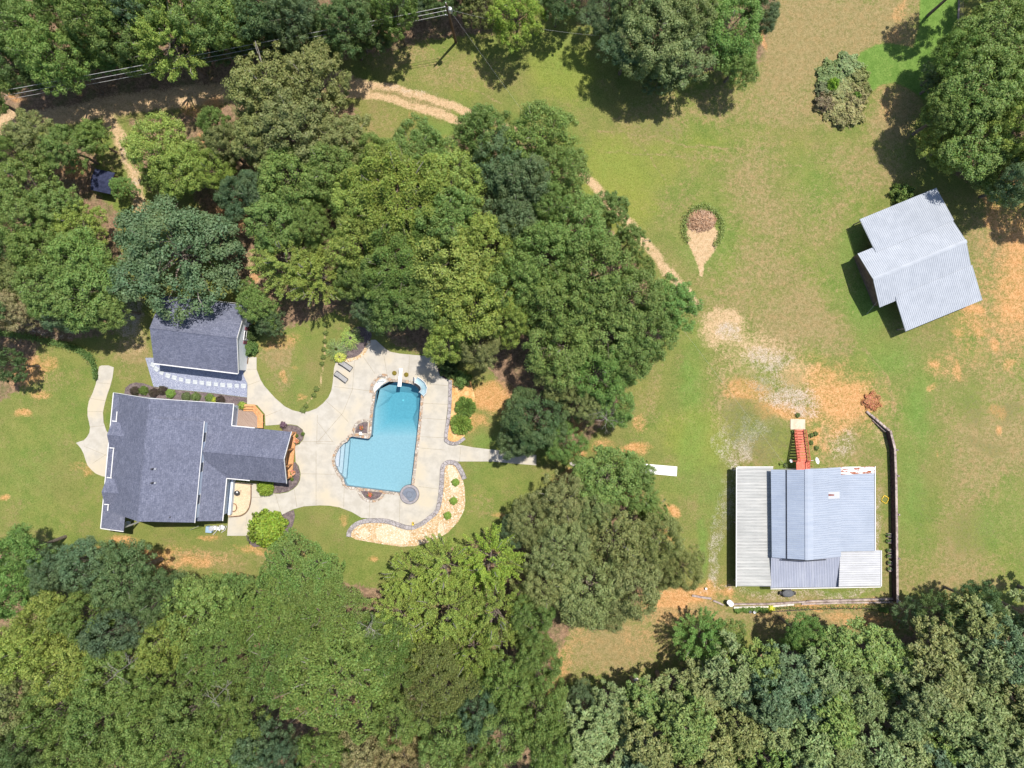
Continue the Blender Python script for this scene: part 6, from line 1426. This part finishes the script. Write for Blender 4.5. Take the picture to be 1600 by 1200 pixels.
# overgrown thicket in the meadow
for i,(px,py,r_,h_,kd,c_,l) in enumerate([(1300,116,20,0.8,3,GRY,'grey green'),(1325,104,22,0.8,3,(.10,.145,.055),'mid green'),(1343,120,14,0.9,3,OLV,'pale olive'),(1288,140,14,0.8,3,(.085,.105,.05),'dark grey green'),(1301,131,9,1.6,1,(.14,.28,.02),'bright lime'),(1318,140,24,0.7,3,OLV,'olive'),(1340,150,18,1.2,3,(.16,.15,.06),'straw olive'),(1288,160,15,1.2,3,(.13,.105,.06),'brownish'),(1305,168,23,0.7,3,(.15,.15,.05),'tan olive'),(1332,172,20,.9,3,(.17,.16,.06),'golden olive'),(1315,185,14,1.0,3,(.16,.155,.06),'short golden'),(1337,151,7,1.3,1,(.10,.22,.03),'vivid green'),(1352,140,10,.9,3,OLV,'short pale olive')]):
    shrub(px,py,r_,h_,kd,c_,'%s shrub in the overgrown thicket, %s part' % (l, 'upper' if py < 128 else 'middle' if py < 155 else 'lower'),'shrub','shrubs of the overgrown thicket')
shrub(1412,302,16,1.6,3,MIDG,'green bush against the upper left eave of the pole barn')
shrub(1362,627,13,.5,3,(.27,.12,.04),'rust orange dry bush at the top end of the timber wall')
shrub(1205,951,5,.5,3,(.42,.45,.03),'bright yellow plant below the long timber')
for px,py,l in ((1247,649,'small green weed clump above the stair landing'),(1240,675,'dark weed clump at the foot of the red stair'),(1228,727,'dark green weeds at the left foot of the workshop stair'),(1268,680,'dark narrow weeds right of the upper red stair'),(1268,692,'dark narrow weeds right of the middle red stair'),(1275,678,'dark weed strip farther right of the red stair'),(1276,700,'brown-green weeds near the large satellite dish')): shrub(px,py,3.4,.3,3,(.085,.125,.035),l,'weeds','weeds around the red stair')
for i in range(22):
    px = 1150+i*2.6 if i < 20 else 1385-8*(i-20); shrub(px,953+RNG.uniform(-1.5,1.5),RNG.uniform(2.5,4.2),.35,3,(.085,.16,.03),'low green plant in the planted row below the long timber','plant','planted row below the timbers','garden_plant')
# ring of weeds around the brush pile, hedge at the left lawn, ivy strip
def weeds(name, pts_fn, n, size, col, label, cat, seed):
    r = np.random.default_rng(seed); C = pts_fn(r,n)
    me = leaf_mesh(name, C, rnd_unit(r,n)*.8+np.array([0,0,.6]), size*r.uniform(.6,1.4,n), .5,.1,'leaf',None,r)
    o = bpy.data.objects.new(name, me); COL.objects.link(o); o.color = (*col,1); o['label'] = label; o['category'] = cat; return o
def ringpts(r,n):
    a = r.uniform(-1.0,math.pi+.75,n); q = 1+r.normal(0,.09,n); rx, ry = 30*q, 33*q
    px = 1098+rx*np.cos(a); py = 356-ry*np.sin(a); z = np.abs(r.normal(.25,.2,n))
    return np.stack([(px-800)*K,(600-py)*K,z],1)
o = weeds('weeds', ringpts, 2300, .18, (.13,.18,.05), 'green weeds ringing the brush pile', 'weeds', 3); o['kind'] = 'stuff'
def hedgepts(r,n):
    pts = np.array([(-30,520),(20,522),(60,530),(100,538),(130,548),(146,562),(151,578),(152,592)],float); t = r.random(n)*(len(pts)-1.001); i = t.astype(int); f = (t-i)[:,None]
    q = pts[i]*(1-f)+pts[i+1]*f+r.normal(0,1,(n,2))*np.where(t<5,2.6,1.2)[:,None]
    return np.stack([(q[:,0]-800)*K,(600-q[:,1])*K,np.abs(r.normal(.35,.28,n))],1)
weeds('hedge', hedgepts, 6000, .2, (.06,.12,.03), 'low dark green hedge curving along the left lawn to the front path', 'hedge', 4)
def bankpts(r,n):
    px = r.uniform(1150,1395,n); py = 950-(px-1150)*.006+r.normal(0,2.0,n); return np.stack([(px-800)*K,(600-py)*K,np.abs(r.normal(.12,.1,n))],1)
o = weeds('ground_cover', bankpts, 1500, .17, (.09,.14,.04), 'low green cover under the timber edging', 'ground cover', 6); o['kind'] = 'stuff'
# palms on the deck corner bed
def palm(px, py, nf, L_, col, label, seed):
    r = np.random.default_rng(seed); t = Thing('palm_plant', label, 'palm', P(px,py,0), 'palms in the deck corner bed'); Cs=[];Ns=[];Ss=[];Ts=[]
    mb = MB(); mb.tube([P(px,py,-.05),P(px,py,.6),P(px,py,1.0)],[.13,.11,.07],8)
    for i in range(nf):
        a = i*2.39996; el = r.uniform(.15,1.1); h_ = np.array([math.cos(a),math.sin(a),0]); side = np.array([-math.sin(a),math.cos(a),0])
        pth = []
        for s_ in np.linspace(.15,1,9):
            p_ = np.array([P(px,py).x,P(px,py).y,.95])+h_*L_*s_*math.cos(el*.7)+np.array([0,0,L_*(s_*math.sin(el)-.75*s_*s_)])
            pth.append(Vector(p_))
            for sg in (-1,1):
                tdir = h_*.55+side*sg*.85+np.array([0,0,-.25]); ln = .40*(1-.5*abs(s_-.45))
                Cs.append(p_+tdir*ln*.45); Ts.append(tdir/np.linalg.norm(tdir)); Ns.append(np.array([0,0,1.])+h_*.2+r.normal(0,.15,3)); Ss.append(ln)
        mb.tube(pth[::5],[.025,.02,.012,.008][:len(pth[::5])],5)
    t.part('stem', mb, M['bark'])
    me = leaf_mesh('fronds', np.array(Cs)-np.array(t.loc), np.array(Ns), np.array(Ss), .26, .04, 'leaf', np.array(Ts), r)
    o = bpy.data.objects.new('fronds', me); COL.objects.link(o); o.parent = t.o; o.color = (*col,1)
palm(528,546,17,1.75,(.10,.17,.045),'larger dark green palm at the left end of the deck corner bed',1)
palm(550,529,17,1.65,(.15,.25,.04),'bright green palm at the right end of the deck corner bed',2)
palm(533,558,14,.75,(.24,.28,.03),'small yellowish palm at the lower edge of the deck corner bed',3)
